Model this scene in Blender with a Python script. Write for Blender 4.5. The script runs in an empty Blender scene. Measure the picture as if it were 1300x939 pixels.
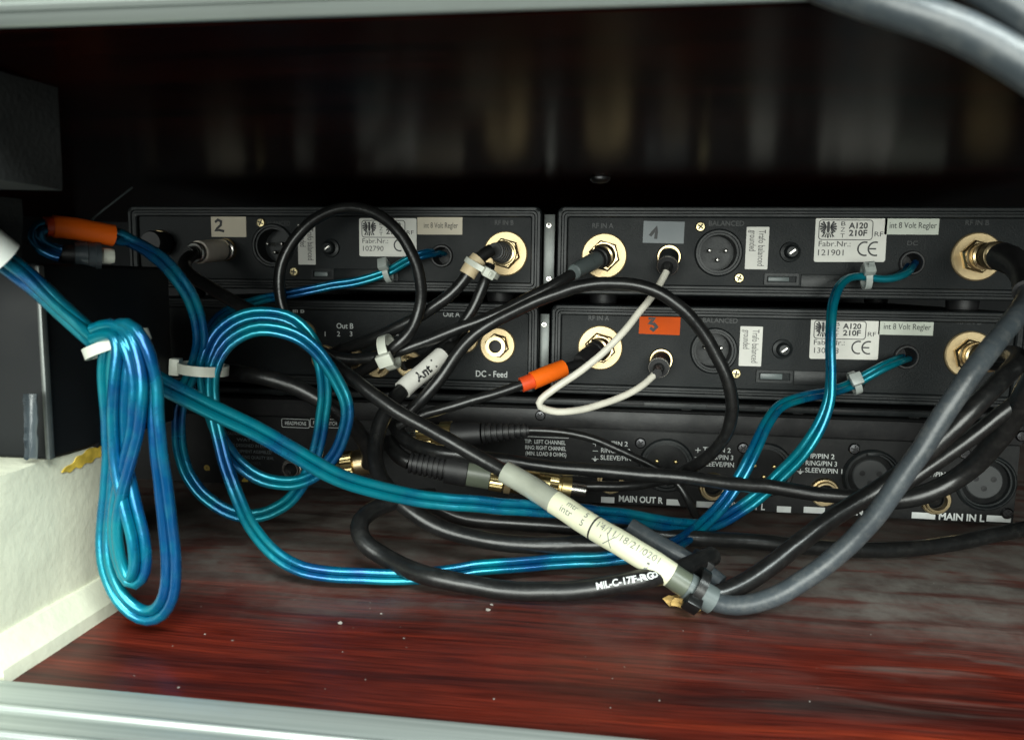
import bpy, bmesh, math, random
from math import sin, cos, pi, radians, sqrt, atan2
from mathutils import Vector, noise
from mathutils.geometry import tessellate_polygon
random.seed(11)
V = Vector
SC = bpy.context.scene
COL = SC.collection

# ------------------------------------------------------------------ camera
FPX, CX, CY = 960.0, 650.0, 469.5
CAM = V((0.0, -0.325, 0.100))
YAW, PITCH, ROLL = radians(7.6), radians(6.7), radians(0.8)
FWD = V((-sin(YAW)*cos(PITCH), cos(YAW)*cos(PITCH), -sin(PITCH)))
_r = V((cos(YAW), sin(YAW), 0)); _u = _r.cross(FWD)
RT = _r*cos(ROLL) + _u*sin(ROLL); UP = -_r*sin(ROLL) + _u*cos(ROLL)
cam = bpy.data.cameras.new('camera')
cam.sensor_width = 36.0; cam.lens = FPX/1300.0*36.0
cam.clip_start = 0.005; cam.clip_end = 50
cam.dof.use_dof = True; cam.dof.focus_distance = 0.300; cam.dof.aperture_fstop = 25.0
camo = bpy.data.objects.new('camera', cam); COL.objects.link(camo)
from mathutils import Matrix
M = Matrix((RT, UP, -FWD)).transposed().to_4x4(); M.translation = CAM
camo.matrix_world = M
SC.camera = camo

# ------------------------------------------------------------------ light of the room
w = bpy.data.worlds.new('World'); SC.world = w; w.use_nodes = True
bg = w.node_tree.nodes['Background']; bg.inputs[0].default_value = (0.80, 0.95, 0.92, 1); bg.inputs[1].default_value = 0.11
def area(name, loc, target, sx, sy, power, col):
    l = bpy.data.lights.new(name, 'AREA'); l.shape = 'RECTANGLE'; l.size = sx; l.size_y = sy; l.energy = power; l.color = col
    o = bpy.data.objects.new(name, l); COL.objects.link(o); o.location = loc
    o.rotation_euler = (V(target)-V(loc)).to_track_quat('-Z', 'Y').to_euler(); return o
area('room_window', (-0.12, -1.65, 0.26), (0, 0, 0.08), 1.4, 0.9, 46.0, (0.95, 1.0, 0.93))
area('room_ceiling_lamp', (0.75, -1.20, 1.25), (0, -0.12, 0.0), 1.3, 0.5, 70.0, (0.90, 1.0, 0.97))
vs = SC.view_settings
vs.view_transform = 'Standard'; vs.look = 'None'; vs.exposure = 0.0; vs.gamma = 1.0

# ------------------------------------------------------------------ pixel of the photograph -> point
def ray(x, y): return FWD*FPX + RT*(x-CX) + UP*(CY-y)
def PY(x, y, Y=0.0):
    d = ray(x, y); return CAM + d*((Y-CAM.y)/d.y)
def PZ(x, y, Z=0.0):
    d = ray(x, y); return CAM + d*((Z-CAM.z)/d.z)
def PX(x, y, X):
    d = ray(x, y); return CAM + d*((X-CAM.x)/d.x)

# ------------------------------------------------------------------ materials
MATS = {}
def new_mat(name):
    m = bpy.data.materials.new(name); m.use_nodes = True
    nt = m.node_tree; b = nt.nodes['Principled BSDF']; MATS[name] = m
    return m, nt, b
def N(nt, t, **kw):
    n = nt.nodes.new(t)
    for k, v in kw.items():
        if k.startswith('i_'): n.inputs[k[2:]].default_value = v
        else: setattr(n, k, v)
    return n
def ramp(nt, stops):
    n = nt.nodes.new('ShaderNodeValToRGB'); e = n.color_ramp.elements
    while len(e) < len(stops): e.new(0.5)
    for i, (p, c) in enumerate(stops):
        e[i].position = p; e[i].color = c if len(c) == 4 else (*c, 1)
    return n
def simple(name, col, rough=0.5, metal=0.0, var=0.15, scale=90.0, bump=0.0, bscale=900.0, spec=0.5, coat=0.0, trans=0.0, dust=0.0, rvar=0.1, sss=0.0):
    m, nt, b = new_mat(name)
    tc = N(nt, 'ShaderNodeTexCoord')
    nz = N(nt, 'ShaderNodeTexNoise'); nz.inputs['Scale'].default_value = scale; nz.inputs['Detail'].default_value = 5
    nt.links.new(tc.outputs['Object'], nz.inputs['Vector'])
    lo = tuple(max(0, c*(1-var)) for c in col); hi = tuple(min(1, c*(1+var)) for c in col)
    r = ramp(nt, [(0.3, lo), (0.7, hi)]); nt.links.new(nz.outputs['Fac'], r.inputs[0])
    out = r.outputs[0]
    if dust > 0:
        n2 = N(nt, 'ShaderNodeTexNoise'); n2.inputs['Scale'].default_value = scale*3.1; n2.inputs['Detail'].default_value = 9; n2.inputs['Roughness'].default_value = 0.75
        nt.links.new(tc.outputs['Object'], n2.inputs['Vector'])
        r2 = ramp(nt, [(0.48, (0, 0, 0)), (0.75, (dust, dust, dust))]); nt.links.new(n2.outputs['Fac'], r2.inputs[0])
        mx = N(nt, 'ShaderNodeMix', data_type='RGBA'); mx.inputs[7].default_value = (0.30, 0.29, 0.26, 1)
        nt.links.new(r2.outputs[0], mx.inputs[0]); nt.links.new(out, mx.inputs[6]); out = mx.outputs[2]
    nt.links.new(out, b.inputs['Base Color'])
    mr = N(nt, 'ShaderNodeMapRange'); mr.inputs[3].default_value = max(0.03, rough-rvar); mr.inputs[4].default_value = min(1, rough+rvar)
    nt.links.new(nz.outputs['Fac'], mr.inputs[0]); nt.links.new(mr.outputs[0], b.inputs['Roughness'])
    b.inputs['Metallic'].default_value = metal; b.inputs['Specular IOR Level'].default_value = spec
    b.inputs['Coat Weight'].default_value = coat; b.inputs['Coat Roughness'].default_value = 0.15
    b.inputs['Transmission Weight'].default_value = trans
    if sss: b.inputs['Subsurface Weight'].default_value = sss; b.inputs['Subsurface Radius'].default_value = (0.001, 0.002, 0.002); b.inputs['Subsurface Scale'].default_value = 1.0
    if bump > 0:
        n3 = N(nt, 'ShaderNodeTexNoise'); n3.inputs['Scale'].default_value = bscale; n3.inputs['Detail'].default_value = 3
        nt.links.new(tc.outputs['Object'], n3.inputs['Vector'])
        bp = N(nt, 'ShaderNodeBump'); bp.inputs['Strength'].default_value = bump; bp.inputs['Distance'].default_value = 0.0004
        nt.links.new(n3.outputs['Fac'], bp.inputs['Height']); nt.links.new(bp.outputs[0], b.inputs['Normal'])
    return m
simple('panel_black', (0.0060, 0.0080, 0.0089), 0.5, bump=0.25, bscale=1500, dust=0.02, var=0.25, spec=0.2)
simple('housing_black', (0.0075, 0.0094, 0.0102), 0.42, bump=0.15, dust=0.03, spec=0.3)
simple('steel_black', (0.0062, 0.0066, 0.0070), 0.48, dust=0.03, bump=0.1, spec=0.22)
simple('steel_lip', (0.013, 0.013, 0.0138), 0.45, dust=0.05, bump=0.1, spec=0.3)
simple('insert_grey', (0.030, 0.032, 0.033), 0.5)
simple('black_chrome', (0.10, 0.10, 0.105), 0.28, metal=1.0)
simple('dark_hole', (0.004, 0.004, 0.005), 0.6)
simple('black_pvc', (0.0075, 0.0078, 0.0080), 0.30, dust=0.045, bump=0.15, bscale=500, rvar=0.08)
simple('black_rubber', (0.010, 0.010, 0.011), 0.5, dust=0.05)
simple('grey_pvc', (0.042, 0.051, 0.058), 0.38, dust=0.20, bump=0.2, bscale=400)
simple('grey_sleeve', (0.10, 0.12, 0.12), 0.4)
simple('blue_pvc', (0.0, 0.190, 0.310), 0.28, metal=0.58, var=0.30, scale=55, spec=0.5, coat=0.25, dust=0.05, rvar=0.12, bump=0.5, bscale=150)
# teal and deep blue noise paints the jacket's lit and shaded tones into its colour
_m = MATS['blue_pvc'].node_tree
_r = [n for n in _m.nodes if n.type == 'VALTORGB'][0]; _r.color_ramp.elements[0].color = (0.0, 0.075, 0.225, 1); _r.color_ramp.elements[1].color = (0.0, 0.215, 0.285, 1)
_r.color_ramp.elements[0].position = 0.38; _r.color_ramp.elements[1].position = 0.60
simple('white_pvc', (0.68, 0.65, 0.56), 0.4, dust=0.08)
simple('orange_sleeve', (0.78, 0.125, 0.006), 0.42, var=0.10, spec=0.3)
simple('orange_red_sleeve', (0.62, 0.06, 0.010), 0.42, var=0.2)
simple('beige_sleeve', (0.60, 0.48, 0.30), 0.5, dust=0.1)
simple('gold', (0.55, 0.43, 0.25), 0.30, metal=1.0, var=0.12, dust=0.05)
simple('gold_pale', (0.50, 0.385, 0.22), 0.42, metal=0.8, var=0.1, bump=0.1)
simple('brass', (0.60, 0.47, 0.22), 0.30, metal=1.0, var=0.2, dust=0.08)
simple('nickel', (0.62, 0.60, 0.56), 0.26, metal=1.0, var=0.12)
simple('silver_plug', (0.72, 0.65, 0.57), 0.45, dust=0.1)
simple('olive_plastic', (0.10, 0.115, 0.085), 0.35)
simple('screw_gold', (0.5, 0.42, 0.24), 0.35, metal=1.0)
simple('label_white', (0.66, 0.65, 0.60), 0.5, var=0.05, scale=200, dust=0.05)
simple('label_grey', (0.115, 0.135, 0.145), 0.42, var=0.08)
simple('label_beige', (0.55, 0.49, 0.38), 0.5, var=0.06)
simple('label_orange', (0.62, 0.080, 0.003), 0.6, var=0.08, spec=0.15)
simple('label_tape', (0.50, 0.53, 0.46), 0.35, var=0.06)
simple('sleeve_cream', (0.66, 0.66, 0.48), 0.42, var=0.06, dust=0.04)
simple('ink', (0.02, 0.02, 0.022), 0.55)
simple('pen_ink', (0.16, 0.17, 0.16), 0.6)
simple('white_ink', (0.56, 0.58, 0.57), 0.5, var=0.08, scale=300)
simple('dim_ink', (0.018, 0.020, 0.020), 0.5)
simple('nylon_white', (0.60, 0.62, 0.54), 0.4, trans=0.0, sss=0.0, dust=0.06)
simple('nylon_clear', (0.34, 0.37, 0.35), 0.35)
simple('clear_sleeve', (0.62, 0.65, 0.54), 0.2, trans=0.5, spec=0.6)
simple('foam_white', (0.66, 0.655, 0.51), 0.7, var=0.10, scale=22, bump=0.6, bscale=260, dust=0.14)
simple('foam_grey', (0.0065, 0.0075, 0.0072), 0.85, bump=0.6, bscale=900)
simple('glue_yellow', (0.60, 0.42, 0.06), 0.85, var=0.35, scale=300, spec=0.1)
simple('wood_chip', (0.70, 0.46, 0.16), 0.6, var=0.2, scale=400)
simple('crumb', (0.22, 0.20, 0.18), 0.8)
simple('plate_grey', (0.13, 0.14, 0.135), 0.45, metal=0.6, dust=0.2)
simple('wall_black', (0.004, 0.005, 0.006), 0.6, spec=0.25)
simple('paper_white', (0.72, 0.76, 0.72), 0.55, var=0.03)
simple('tape_clear', (0.06, 0.075, 0.085), 0.3, var=0.3, trans=0.3)
simple('stamp_yellow', (0.30, 0.21, 0.03), 0.5, var=0.3)

def m_aluminium():
    m, nt, b = new_mat('aluminium')
    tc = N(nt, 'ShaderNodeTexCoord'); mp = N(nt, 'ShaderNodeMapping'); mp.inputs['Scale'].default_value = (6, 900, 900)
    nz = N(nt, 'ShaderNodeTexNoise'); nz.inputs['Scale'].default_value = 1.0; nz.inputs['Detail'].default_value = 6
    nt.links.new(tc.outputs['Object'], mp.inputs[0]); nt.links.new(mp.outputs[0], nz.inputs['Vector'])
    n2 = N(nt, 'ShaderNodeTexNoise'); n2.inputs['Scale'].default_value = 45; n2.inputs['Detail'].default_value = 8
    nt.links.new(tc.outputs['Object'], n2.inputs['Vector'])
    r = ramp(nt, [(0.35, (0.36, 0.40, 0.38)), (0.65, (0.47, 0.51, 0.485))]); nt.links.new(nz.outputs['Fac'], r.inputs[0])
    r2 = ramp(nt, [(0.55, (0, 0, 0)), (0.8, (0.45, 0.45, 0.45))]); nt.links.new(n2.outputs['Fac'], r2.inputs[0])
    mx = N(nt, 'ShaderNodeMix', data_type='RGBA'); mx.inputs[7].default_value = (0.36, 0.38, 0.36, 1)
    nt.links.new(r2.outputs[0], mx.inputs[0]); nt.links.new(r.outputs[0], mx.inputs[6]); nt.links.new(mx.outputs[2], b.inputs['Base Color'])
    b.inputs['Metallic'].default_value = 0.75; b.inputs['Roughness'].default_value = 0.46
    bp = N(nt, 'ShaderNodeBump'); bp.inputs['Strength'].default_value = 0.15; bp.inputs['Distance'].default_value = 0.0002
    nt.links.new(nz.outputs['Fac'], bp.inputs['Height']); nt.links.new(bp.outputs[0], b.inputs['Normal'])
m_aluminium()

def m_mahogany(name, dusty, dark=1.0, rough=0.30):
    m, nt, b = new_mat(name); L = nt.links.new
    tc = N(nt, 'ShaderNodeTexCoord')
    # long grain: coordinates stretched along X, wavered slightly
    warp = N(nt, 'ShaderNodeTexNoise'); warp.inputs['Scale'].default_value = 5.0; warp.inputs['Detail'].default_value = 2
    L(tc.outputs['Object'], warp.inputs['Vector'])
    wm = N(nt, 'ShaderNodeVectorMath', operation='MULTIPLY'); wm.inputs[1].default_value = (0.0, 0.020, 0.0)
    L(warp.outputs['Color'], wm.inputs[0])
    ad = N(nt, 'ShaderNodeVectorMath', operation='ADD'); L(tc.outputs['Object'], ad.inputs[0]); L(wm.outputs[0], ad.inputs[1])
    mp = N(nt, 'ShaderNodeMapping'); mp.inputs['Scale'].default_value = (1.7, 48, 1); L(ad.outputs[0], mp.inputs[0])
    g1 = N(nt, 'ShaderNodeTexNoise'); g1.inputs['Scale'].default_value = 1.9; g1.inputs['Detail'].default_value = 7; g1.inputs['Roughness'].default_value = 0.62
    L(mp.outputs[0], g1.inputs['Vector'])
    mp2 = N(nt, 'ShaderNodeMapping'); mp2.inputs['Scale'].default_value = (9, 330, 1); L(ad.outputs[0], mp2.inputs[0])
    g2 = N(nt, 'ShaderNodeTexNoise'); g2.inputs['Scale'].default_value = 2.0; g2.inputs['Detail'].default_value = 4
    L(mp2.outputs[0], g2.inputs['Vector'])
    mp4 = N(nt, 'ShaderNodeMapping'); mp4.inputs['Scale'].default_value = (60, 1700, 1); L(ad.outputs[0], mp4.inputs[0])
    g4 = N(nt, 'ShaderNodeTexNoise'); g4.inputs['Scale'].default_value = 1.0; g4.inputs['Detail'].default_value = 2; L(mp4.outputs[0], g4.inputs['Vector'])
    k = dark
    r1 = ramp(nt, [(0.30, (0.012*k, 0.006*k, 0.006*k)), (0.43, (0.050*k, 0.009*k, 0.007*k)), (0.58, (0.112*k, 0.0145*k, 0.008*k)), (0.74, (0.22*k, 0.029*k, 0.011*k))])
    L(g1.outputs['Fac'], r1.inputs[0])
    r2 = ramp(nt, [(0.35, (0.55, 0.5, 0.5)), (0.62, (1.1, 1.05, 1.0))]); L(g2.outputs['Fac'], r2.inputs[0])
    mu = N(nt, 'ShaderNodeMix', data_type='RGBA', blend_type='MULTIPLY'); mu.inputs[0].default_value = 0.8
    L(r1.outputs[0], mu.inputs[6]); L(r2.outputs[0], mu.inputs[7])
    r4 = ramp(nt, [(0.36, (0.45, 0.42, 0.42)), (0.52, (1, 1, 1)), (0.66, (1.25, 1.2, 1.15))]); L(g4.outputs['Fac'], r4.inputs[0])
    mu4 = N(nt, 'ShaderNodeMix', data_type='RGBA', blend_type='MULTIPLY'); mu4.inputs[0].default_value = 0.75
    L(mu.outputs[2], mu4.inputs[6]); L(r4.outputs[0], mu4.inputs[7]); mu = mu4
    out = mu.outputs[2]; rough_src = None
    if dusty:
        # settled dust: thick towards the rear where nobody wipes, swept away at the front, with smears
        def mth(op, a_, b_=None, c_=None, clamp=False):
            n_ = N(nt, 'ShaderNodeMath', operation=op, use_clamp=clamp)
            for k_, v_ in enumerate((a_, b_, c_)):
                if v_ is None: continue
                if isinstance(v_, (int, float)): n_.inputs[k_].default_value = v_
                else: L(v_, n_.inputs[k_])
            return n_.outputs[0]
        def mrange(src, f0, f1, t0, t1):
            n_ = N(nt, 'ShaderNodeMapRange', interpolation_type='SMOOTHSTEP'); L(src, n_.inputs[0])
            for k_, v_ in enumerate((f0, f1, t0, t1)): n_.inputs[k_+1].default_value = v_
            return n_.outputs[0]
        sx = N(nt, 'ShaderNodeSeparateXYZ'); L(tc.outputs['Object'], sx.inputs[0])
        wob = N(nt, 'ShaderNodeTexNoise'); wob.inputs['Scale'].default_value = 14; wob.inputs['Detail'].default_value = 5; L(tc.outputs['Object'], wob.inputs['Vector'])
        yw = mth('MULTIPLY_ADD', wob.outputs['Fac'], 0.09, mth('SUBTRACT', sx.outputs['Y'], 0.045))
        rear = mrange(yw, -0.135, -0.062, 0.0, 1.0)
        fine = N(nt, 'ShaderNodeTexNoise'); fine.inputs['Scale'].default_value = 75; fine.inputs['Detail'].default_value = 10; fine.inputs['Roughness'].default_value = 0.72; L(tc.outputs['Object'], fine.inputs['Vector'])
        film = mth('MULTIPLY', rear, mrange(fine.outputs['Fac'], 0.30, 0.70, 0.38, 1.0))
        # wiped streaks running diagonally, strongest on the right half
        mps = N(nt, 'ShaderNodeMapping'); mps.inputs['Rotation'].default_value = (0, 0, radians(57)); mps.inputs['Scale'].default_value = (13, 80, 1); L(tc.outputs['Object'], mps.inputs[0])
        sm = N(nt, 'ShaderNodeTexNoise'); sm.inputs['Scale'].default_value = 1.5; sm.inputs['Detail'].default_value = 6; sm.inputs['Distortion'].default_value = 0.5; L(mps.outputs[0], sm.inputs['Vector'])
        streak = mth('MULTIPLY', mrange(sm.outputs['Fac'], 0.52, 0.74, 0.0, 0.42), mth('MULTIPLY', mrange(sx.outputs['X'], 0.0, 0.06, 0.12, 1.0), mrange(yw, -0.165, -0.115, 0.0, 1.0)))
        wipe = mth('MULTIPLY', film, mrange(sm.outputs['Fac'], 0.34, 0.50, 0.35, 1.0))
        class _o: pass
        a4 = _o(); a4.outputs = [mth('MAXIMUM', wipe, streak, None, True)]
        mx = N(nt, 'ShaderNodeMix', data_type='RGBA'); mx.inputs[7].default_value = (0.170, 0.155, 0.138, 1)
        L(a4.outputs[0], mx.inputs[0]); L(out, mx.inputs[6]); out = mx.outputs[2]
        # fine specks and scratches
        vo = N(nt, 'ShaderNodeTexNoise'); vo.inputs['Scale'].default_value = 420; vo.inputs['Detail'].default_value = 2
        L(tc.outputs['Object'], vo.inputs['Vector'])
        rv = ramp(nt, [(0.76, (0, 0, 0)), (0.82, (0.3, 0.3, 0.3))]); L(vo.outputs['Fac'], rv.inputs[0])
        m3 = N(nt, 'ShaderNodeMix', data_type='RGBA'); m3.inputs[7].default_value = (0.32, 0.28, 0.24, 1)
        L(rv.outputs[0], m3.inputs[0]); L(out, m3.inputs[6]); out = m3.outputs[2]
        mr = N(nt, 'ShaderNodeMapRange'); mr.inputs[3].default_value = rough; mr.inputs[4].default_value = 0.85
        L(a4.outputs[0], mr.inputs[0]); L(mr.outputs[0], b.inputs['Roughness'])
    else:
        b.inputs['Roughness'].default_value = rough
    if dusty: b.inputs['Specular IOR Level'].default_value = 0.18
    L(out, b.inputs['Base Color'])
    bp = N(nt, 'ShaderNodeBump'); bp.inputs['Strength'].default_value = 0.12; bp.inputs['Distance'].default_value = 0.0002
    L(g2.outputs['Fac'], bp.inputs['Height']); L(bp.outputs[0], b.inputs['Normal'])
m_mahogany('mahogany_floor', True)
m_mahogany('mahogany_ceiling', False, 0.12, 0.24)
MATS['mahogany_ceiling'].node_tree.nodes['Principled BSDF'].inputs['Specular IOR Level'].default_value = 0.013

# ------------------------------------------------------------------ mesh helpers
class MB:
    def __init__(s): s.v = []; s.f = []
    def add(s, vs, fs):
        b = len(s.v); s.v += [V(p) for p in vs]; s.f += [tuple(i+b for i in f) for f in fs]; return s
    def box(s, x0, x1, y0, y1, z0, z1, bev=0.0, seg=2):
        bm = bmesh.new(); bmesh.ops.create_cube(bm, size=1.0)
        for v in bm.verts:
            v.co = V(((x0+x1)/2 + v.co.x*(x1-x0), (y0+y1)/2 + v.co.y*(y1-y0), (z0+z1)/2 + v.co.z*(z1-z0)))
        if bev > 0: bmesh.ops.bevel(bm, geom=list(bm.edges), offset=bev, segments=seg, profile=0.5, affect='EDGES')
        bm.verts.index_update()
        s.add([v.co.copy() for v in bm.verts], [[v.index for v in f.verts] for f in bm.faces]); bm.free(); return s
    def obox(s, c, ax, ay, az, hx, hy, hz, bev=0.0):
        t = MB().box(-hx, hx, -hy, hy, -hz, hz, bev)
        s.add([c + ax*p.x + ay*p.y + az*p.z for p in t.v], t.f); return s
    def lathe(s, o, axis, prof, n=28, knurl=None, cap0=False, cap1=False):
        axis = axis.normalized(); a = axis.orthogonal().normalized(); b = axis.cross(a)
        vs = []; m = len(prof)
        for i, (d, r) in enumerate(prof):
            for j in range(n):
                rr = r
                if knurl and knurl[0] <= i <= knurl[1] and j % 2: rr = r - knurl[2]
                th = 2*pi*j/n
                vs.append(o + axis*d + (a*cos(th) + b*sin(th))*rr)
        fs = [(i*n+j, i*n+(j+1) % n, (i+1)*n+(j+1) % n, (i+1)*n+j) for i in range(m-1) for j in range(n)]
        if cap0: fs.append(tuple(range(n-1, -1, -1)))
        if cap1: fs.append(tuple((m-1)*n+j for j in range(n)))
        return s.add(vs, fs)
    def tube(s, pts, r, n=14, cap=True):
        fr = frames(pts); vs = []
        m = len(pts)
        for i, (p, t, a, b) in enumerate(fr):
            rr = r(i/(m-1)) if callable(r) else r
            for j in range(n):
                th = 2*pi*j/n; vs.append(p + (a*cos(th)+b*sin(th))*rr)
        fs = [(i*n+j, i*n+(j+1) % n, (i+1)*n+(j+1) % n, (i+1)*n+j) for i in range(m-1) for j in range(n)]
        if cap:
            fs.append(tuple(range(n-1, -1, -1))); fs.append(tuple((m-1)*n+j for j in range(n)))
        return s.add(vs, fs)
    def ribbon(s, pts, wd, y, closed=False):
        """flat stroke on the plane Y=y through (x,z) points, mitred"""
        n = len(pts); L = []; R = []
        for i, (x, z) in enumerate(pts):
            p0 = pts[(i-1) % n] if (i > 0 or closed) else None
            p1 = pts[(i+1) % n] if (i < n-1 or closed) else None
            ns = []
            for q0, q1 in ((p0, (x, z)), ((x, z), p1)):
                if q0 is None or q1 is None: continue
                dx, dz = q1[0]-q0[0], q1[1]-q0[1]; l = sqrt(dx*dx+dz*dz) or 1e-9
                ns.append((-dz/l, dx/l))
            nx = sum(a for a, _ in ns)/len(ns); nz = sum(b for _, b in ns)/len(ns)
            q = max(0.35, nx*nx+nz*nz); nx /= q; nz /= q
            L.append((x+nx*wd/2, z+nz*wd/2)); R.append((x-nx*wd/2, z-nz*wd/2))
        vs = [(a, y, b) for a, b in L] + [(a, y, b) for a, b in R]
        fs = [(n+i, n+(i+1) % n, (i+1) % n, i) for i in range(n if closed else n-1)]
        return s.add(vs, fs)
    def poly(s, pts, y):
        tr = tessellate_polygon([[V((x, z, 0)) for x, z in pts]])
        return s.add([(x, y, z) for x, z in pts], [tuple(t) for t in tr])

def frames(pts):
    out = []; n = len(pts); a = None
    for i in range(n):
        t = (pts[min(i+1, n-1)] - pts[max(i-1, 0)]).normalized()
        if a is None: a = t.orthogonal().normalized()
        else:
            a = (a - t*a.dot(t)); a = a.normalized() if a.length > 1e-9 else t.orthogonal().normalized()
        out.append((pts[i], t, a, t.cross(a)))
    return out

def smooth_path(ctrl, step=0.0025):
    """centripetal-like Catmull-Rom through control points, even steps"""
    P = [ctrl[0]*2-ctrl[1]] + list(ctrl) + [ctrl[-1]*2-ctrl[-2]]
    pts = []
    for i in range(1, len(P)-2):
        p0, p1, p2, p3 = P[i-1], P[i], P[i+1], P[i+2]
        def tj(ti, a, b): return ti + max((b-a).length, 1e-6)**0.5
        t0 = 0.0; t1 = tj(t0, p0, p1); t2 = tj(t1, p1, p2); t3 = tj(t2, p2, p3)
        k = max(2, int((p2-p1).length/step))
        for j in range(k):
            t = t1 + (t2-t1)*j/k
            A1 = p0*((t1-t)/(t1-t0)) + p1*((t-t0)/(t1-t0)); A2 = p1*((t2-t)/(t2-t1)) + p2*((t-t1)/(t2-t1)); A3 = p2*((t3-t)/(t3-t2)) + p3*((t-t2)/(t3-t2))
            B1 = A1*((t2-t)/(t2-t0)) + A2*((t-t0)/(t2-t0)); B2 = A2*((t3-t)/(t3-t1)) + A3*((t-t1)/(t3-t1))
            pts.append(B1*((t2-t)/(t2-t1)) + B2*((t-t1)/(t2-t1)))
    pts.append(ctrl[-1].copy())
    return pts

def path(px, r, relax=3):
    """(x, y, d): pixel and millimetres in front of the rear panels; anything that would sink is laid on the shelf"""
    c = []
    for q in px:
        x, y, d = q
        p = PY(x, y, -d*0.001)
        if p.z < r+0.0006: p = PZ(x, y, r+0.0006)
        c.append(p)
    pts = smooth_path(c)
    for _ in range(relax):
        pts = [pts[0]] + [(pts[i-1]+pts[i]*2+pts[i+1])/4 for i in range(1, len(pts)-1)] + [pts[-1]]
    n = len(pts)
    for i, p in enumerate(pts):
        e_ = min(1.0, min(i, n-1-i)/8.0)
        p += noise.noise_vector(p*38.0)*0.0009*e_ + noise.noise_vector(p*130.0)*0.00022*e_
        p.z = max(p.z, r+0.0004)
    return pts

ORG = {}
def obj(name, mb, mat, parent=None, sharp=35, base=None):
    if parent is not None:
        rt = parent
        while rt.parent: rt = rt.parent
        o0 = ORG[rt.name]
    else:
        xs = [p.x for p in mb.v]; ys = [p.y for p in mb.v]; zs = [p.z for p in mb.v]
        o0 = V(base) if base is not None else V(((min(xs)+max(xs))/2, (min(ys)+max(ys))/2, min(zs)))
    me = bpy.data.meshes.new(name)
    me.from_pydata([p-o0 for p in mb.v], [], mb.f); me.update()
    me.polygons.foreach_set('use_smooth', [True]*len(me.polygons))
    me.set_sharp_from_angle(angle=radians(sharp))
    me.materials.append(MATS[mat])
    o = bpy.data.objects.new(name, me); COL.objects.link(o)
    if parent is not None: o.parent = parent
    else: o.location = o0; ORG[o.name] = o0
    return o
def tag(o, label=None, cat=None, group=None, kind=None):
    if label: o['label'] = label
    if cat: o['category'] = cat
    if group: o['group'] = group
    if kind: o['kind'] = kind
    return o
def thing(name, label, cat, base, group=None):
    o = bpy.data.objects.new(name, None); o.empty_display_size = 0.01; COL.objects.link(o)
    o.location = V(base); ORG[o.name] = V(base); return tag(o, label, cat, group)

FONT_CACHE = {}
def glyphs(s, bold=0.0):
    k = (s, bold)
    if k not in FONT_CACHE:
        c = bpy.data.curves.new('t', 'FONT'); c.body = s; c.size = 1.0; c.align_x = 'CENTER'; c.align_y = 'CENTER'; c.offset = bold; c.resolution_u = 3
        o = bpy.data.objects.new('t', c); COL.objects.link(o); bpy.context.view_layer.update()
        me = bpy.data.meshes.new_from_object(o)
        FONT_CACHE[k] = ([v.co.copy() for v in me.vertices], [tuple(p.vertices) for p in me.polygons])
        bpy.data.objects.remove(o); bpy.data.curves.remove(c); bpy.data.meshes.remove(me)
    return FONT_CACHE[k]
def text_mb(mb, s, cx, cz, y, size, xs=1.0, rot=0.0, bold=0.0):
    vs, fs = glyphs(s, bold); c, n = cos(rot), sin(rot)
    return mb.add([(cx + (p.x*xs*c - p.y*n)*size, y, cz + (p.x*xs*n + p.y*c)*size) for p in vs], fs)
def print_text(s, px, py, h_px, parent, mat='white_ink', Y=0.0, w_px=None, rot=0.0, bold=0.02, name='lettering'):
    """lettering printed at a pixel on the plane Y; h_px is the capital height, w_px the width of the word"""
    p = PY(px, py, Y); mpp = (Y-CAM.y)/FPX
    size = h_px*mpp/0.70
    vs, _ = glyphs(s, bold); wd = (max(q.x for q in vs)-min(q.x for q in vs))*size
    xs = (w_px*mpp/wd) if w_px else 1.0
    mb = text_mb(MB(), s, p.x, p.z, Y-0.00025, size, xs, rot, bold)
    return obj(name, mb, mat, parent)

def rrect(x0, x1, z0, z1, r, k=5):
    pts = []
    for cx, cz, a0 in ((x1-r, z1-r, 0), (x0+r, z1-r, 90), (x0+r, z0+r, 180), (x1-r, z0+r, 270)):
        for i in range(k+1):
            a = radians(a0+90*i/k); pts.append((cx+r*cos(a), cz+r*sin(a)))
    return pts
def circle(cx, cz, r, n=32): return [(cx+r*cos(2*pi*i/n), cz+r*sin(2*pi*i/n)) for i in range(n)]
def perforated(x0, x1, z0, z1, y, holes, depth=0.0015, r=0.001):
    """sheet facing -Y with round holes cut through and their rims"""
    mb = MB(); loops = [rrect(x0, x1, z0, z1, r, 3)] + [circle(*h) for h in holes]
    tr = tessellate_polygon([[V((a, b, 0)) for a, b in l] for l in loops])
    flat = [(a, y, b) for l in loops for a, b in l]
    fs = []
    for t in tr:
        p = [V(flat[i]) for i in t]
        nrm = (p[1]-p[0]).cross(p[2]-p[0]); fs.append(tuple(t) if nrm.y < 0 else tuple(reversed(t)))
    mb.add(flat, fs)
    for l in loops[1:]:
        n = len(l); mb.add([(a, y, b) for a, b in l] + [(a, y+depth, b) for a, b in l], [(i, (i+1) % n, n+(i+1) % n, n+i) for i in range(n)])
    return mb
def loft(loops):
    mb = MB(); n = len(loops[0][0])
    vs = [(a, y, b) for l, y in loops for a, b in l]
    return mb.add(vs, [(k*n+i, k*n+(i+1) % n, (k+1)*n+(i+1) % n, (k+1)*n+i) for k in range(len(loops)-1) for i in range(n)])

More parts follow.
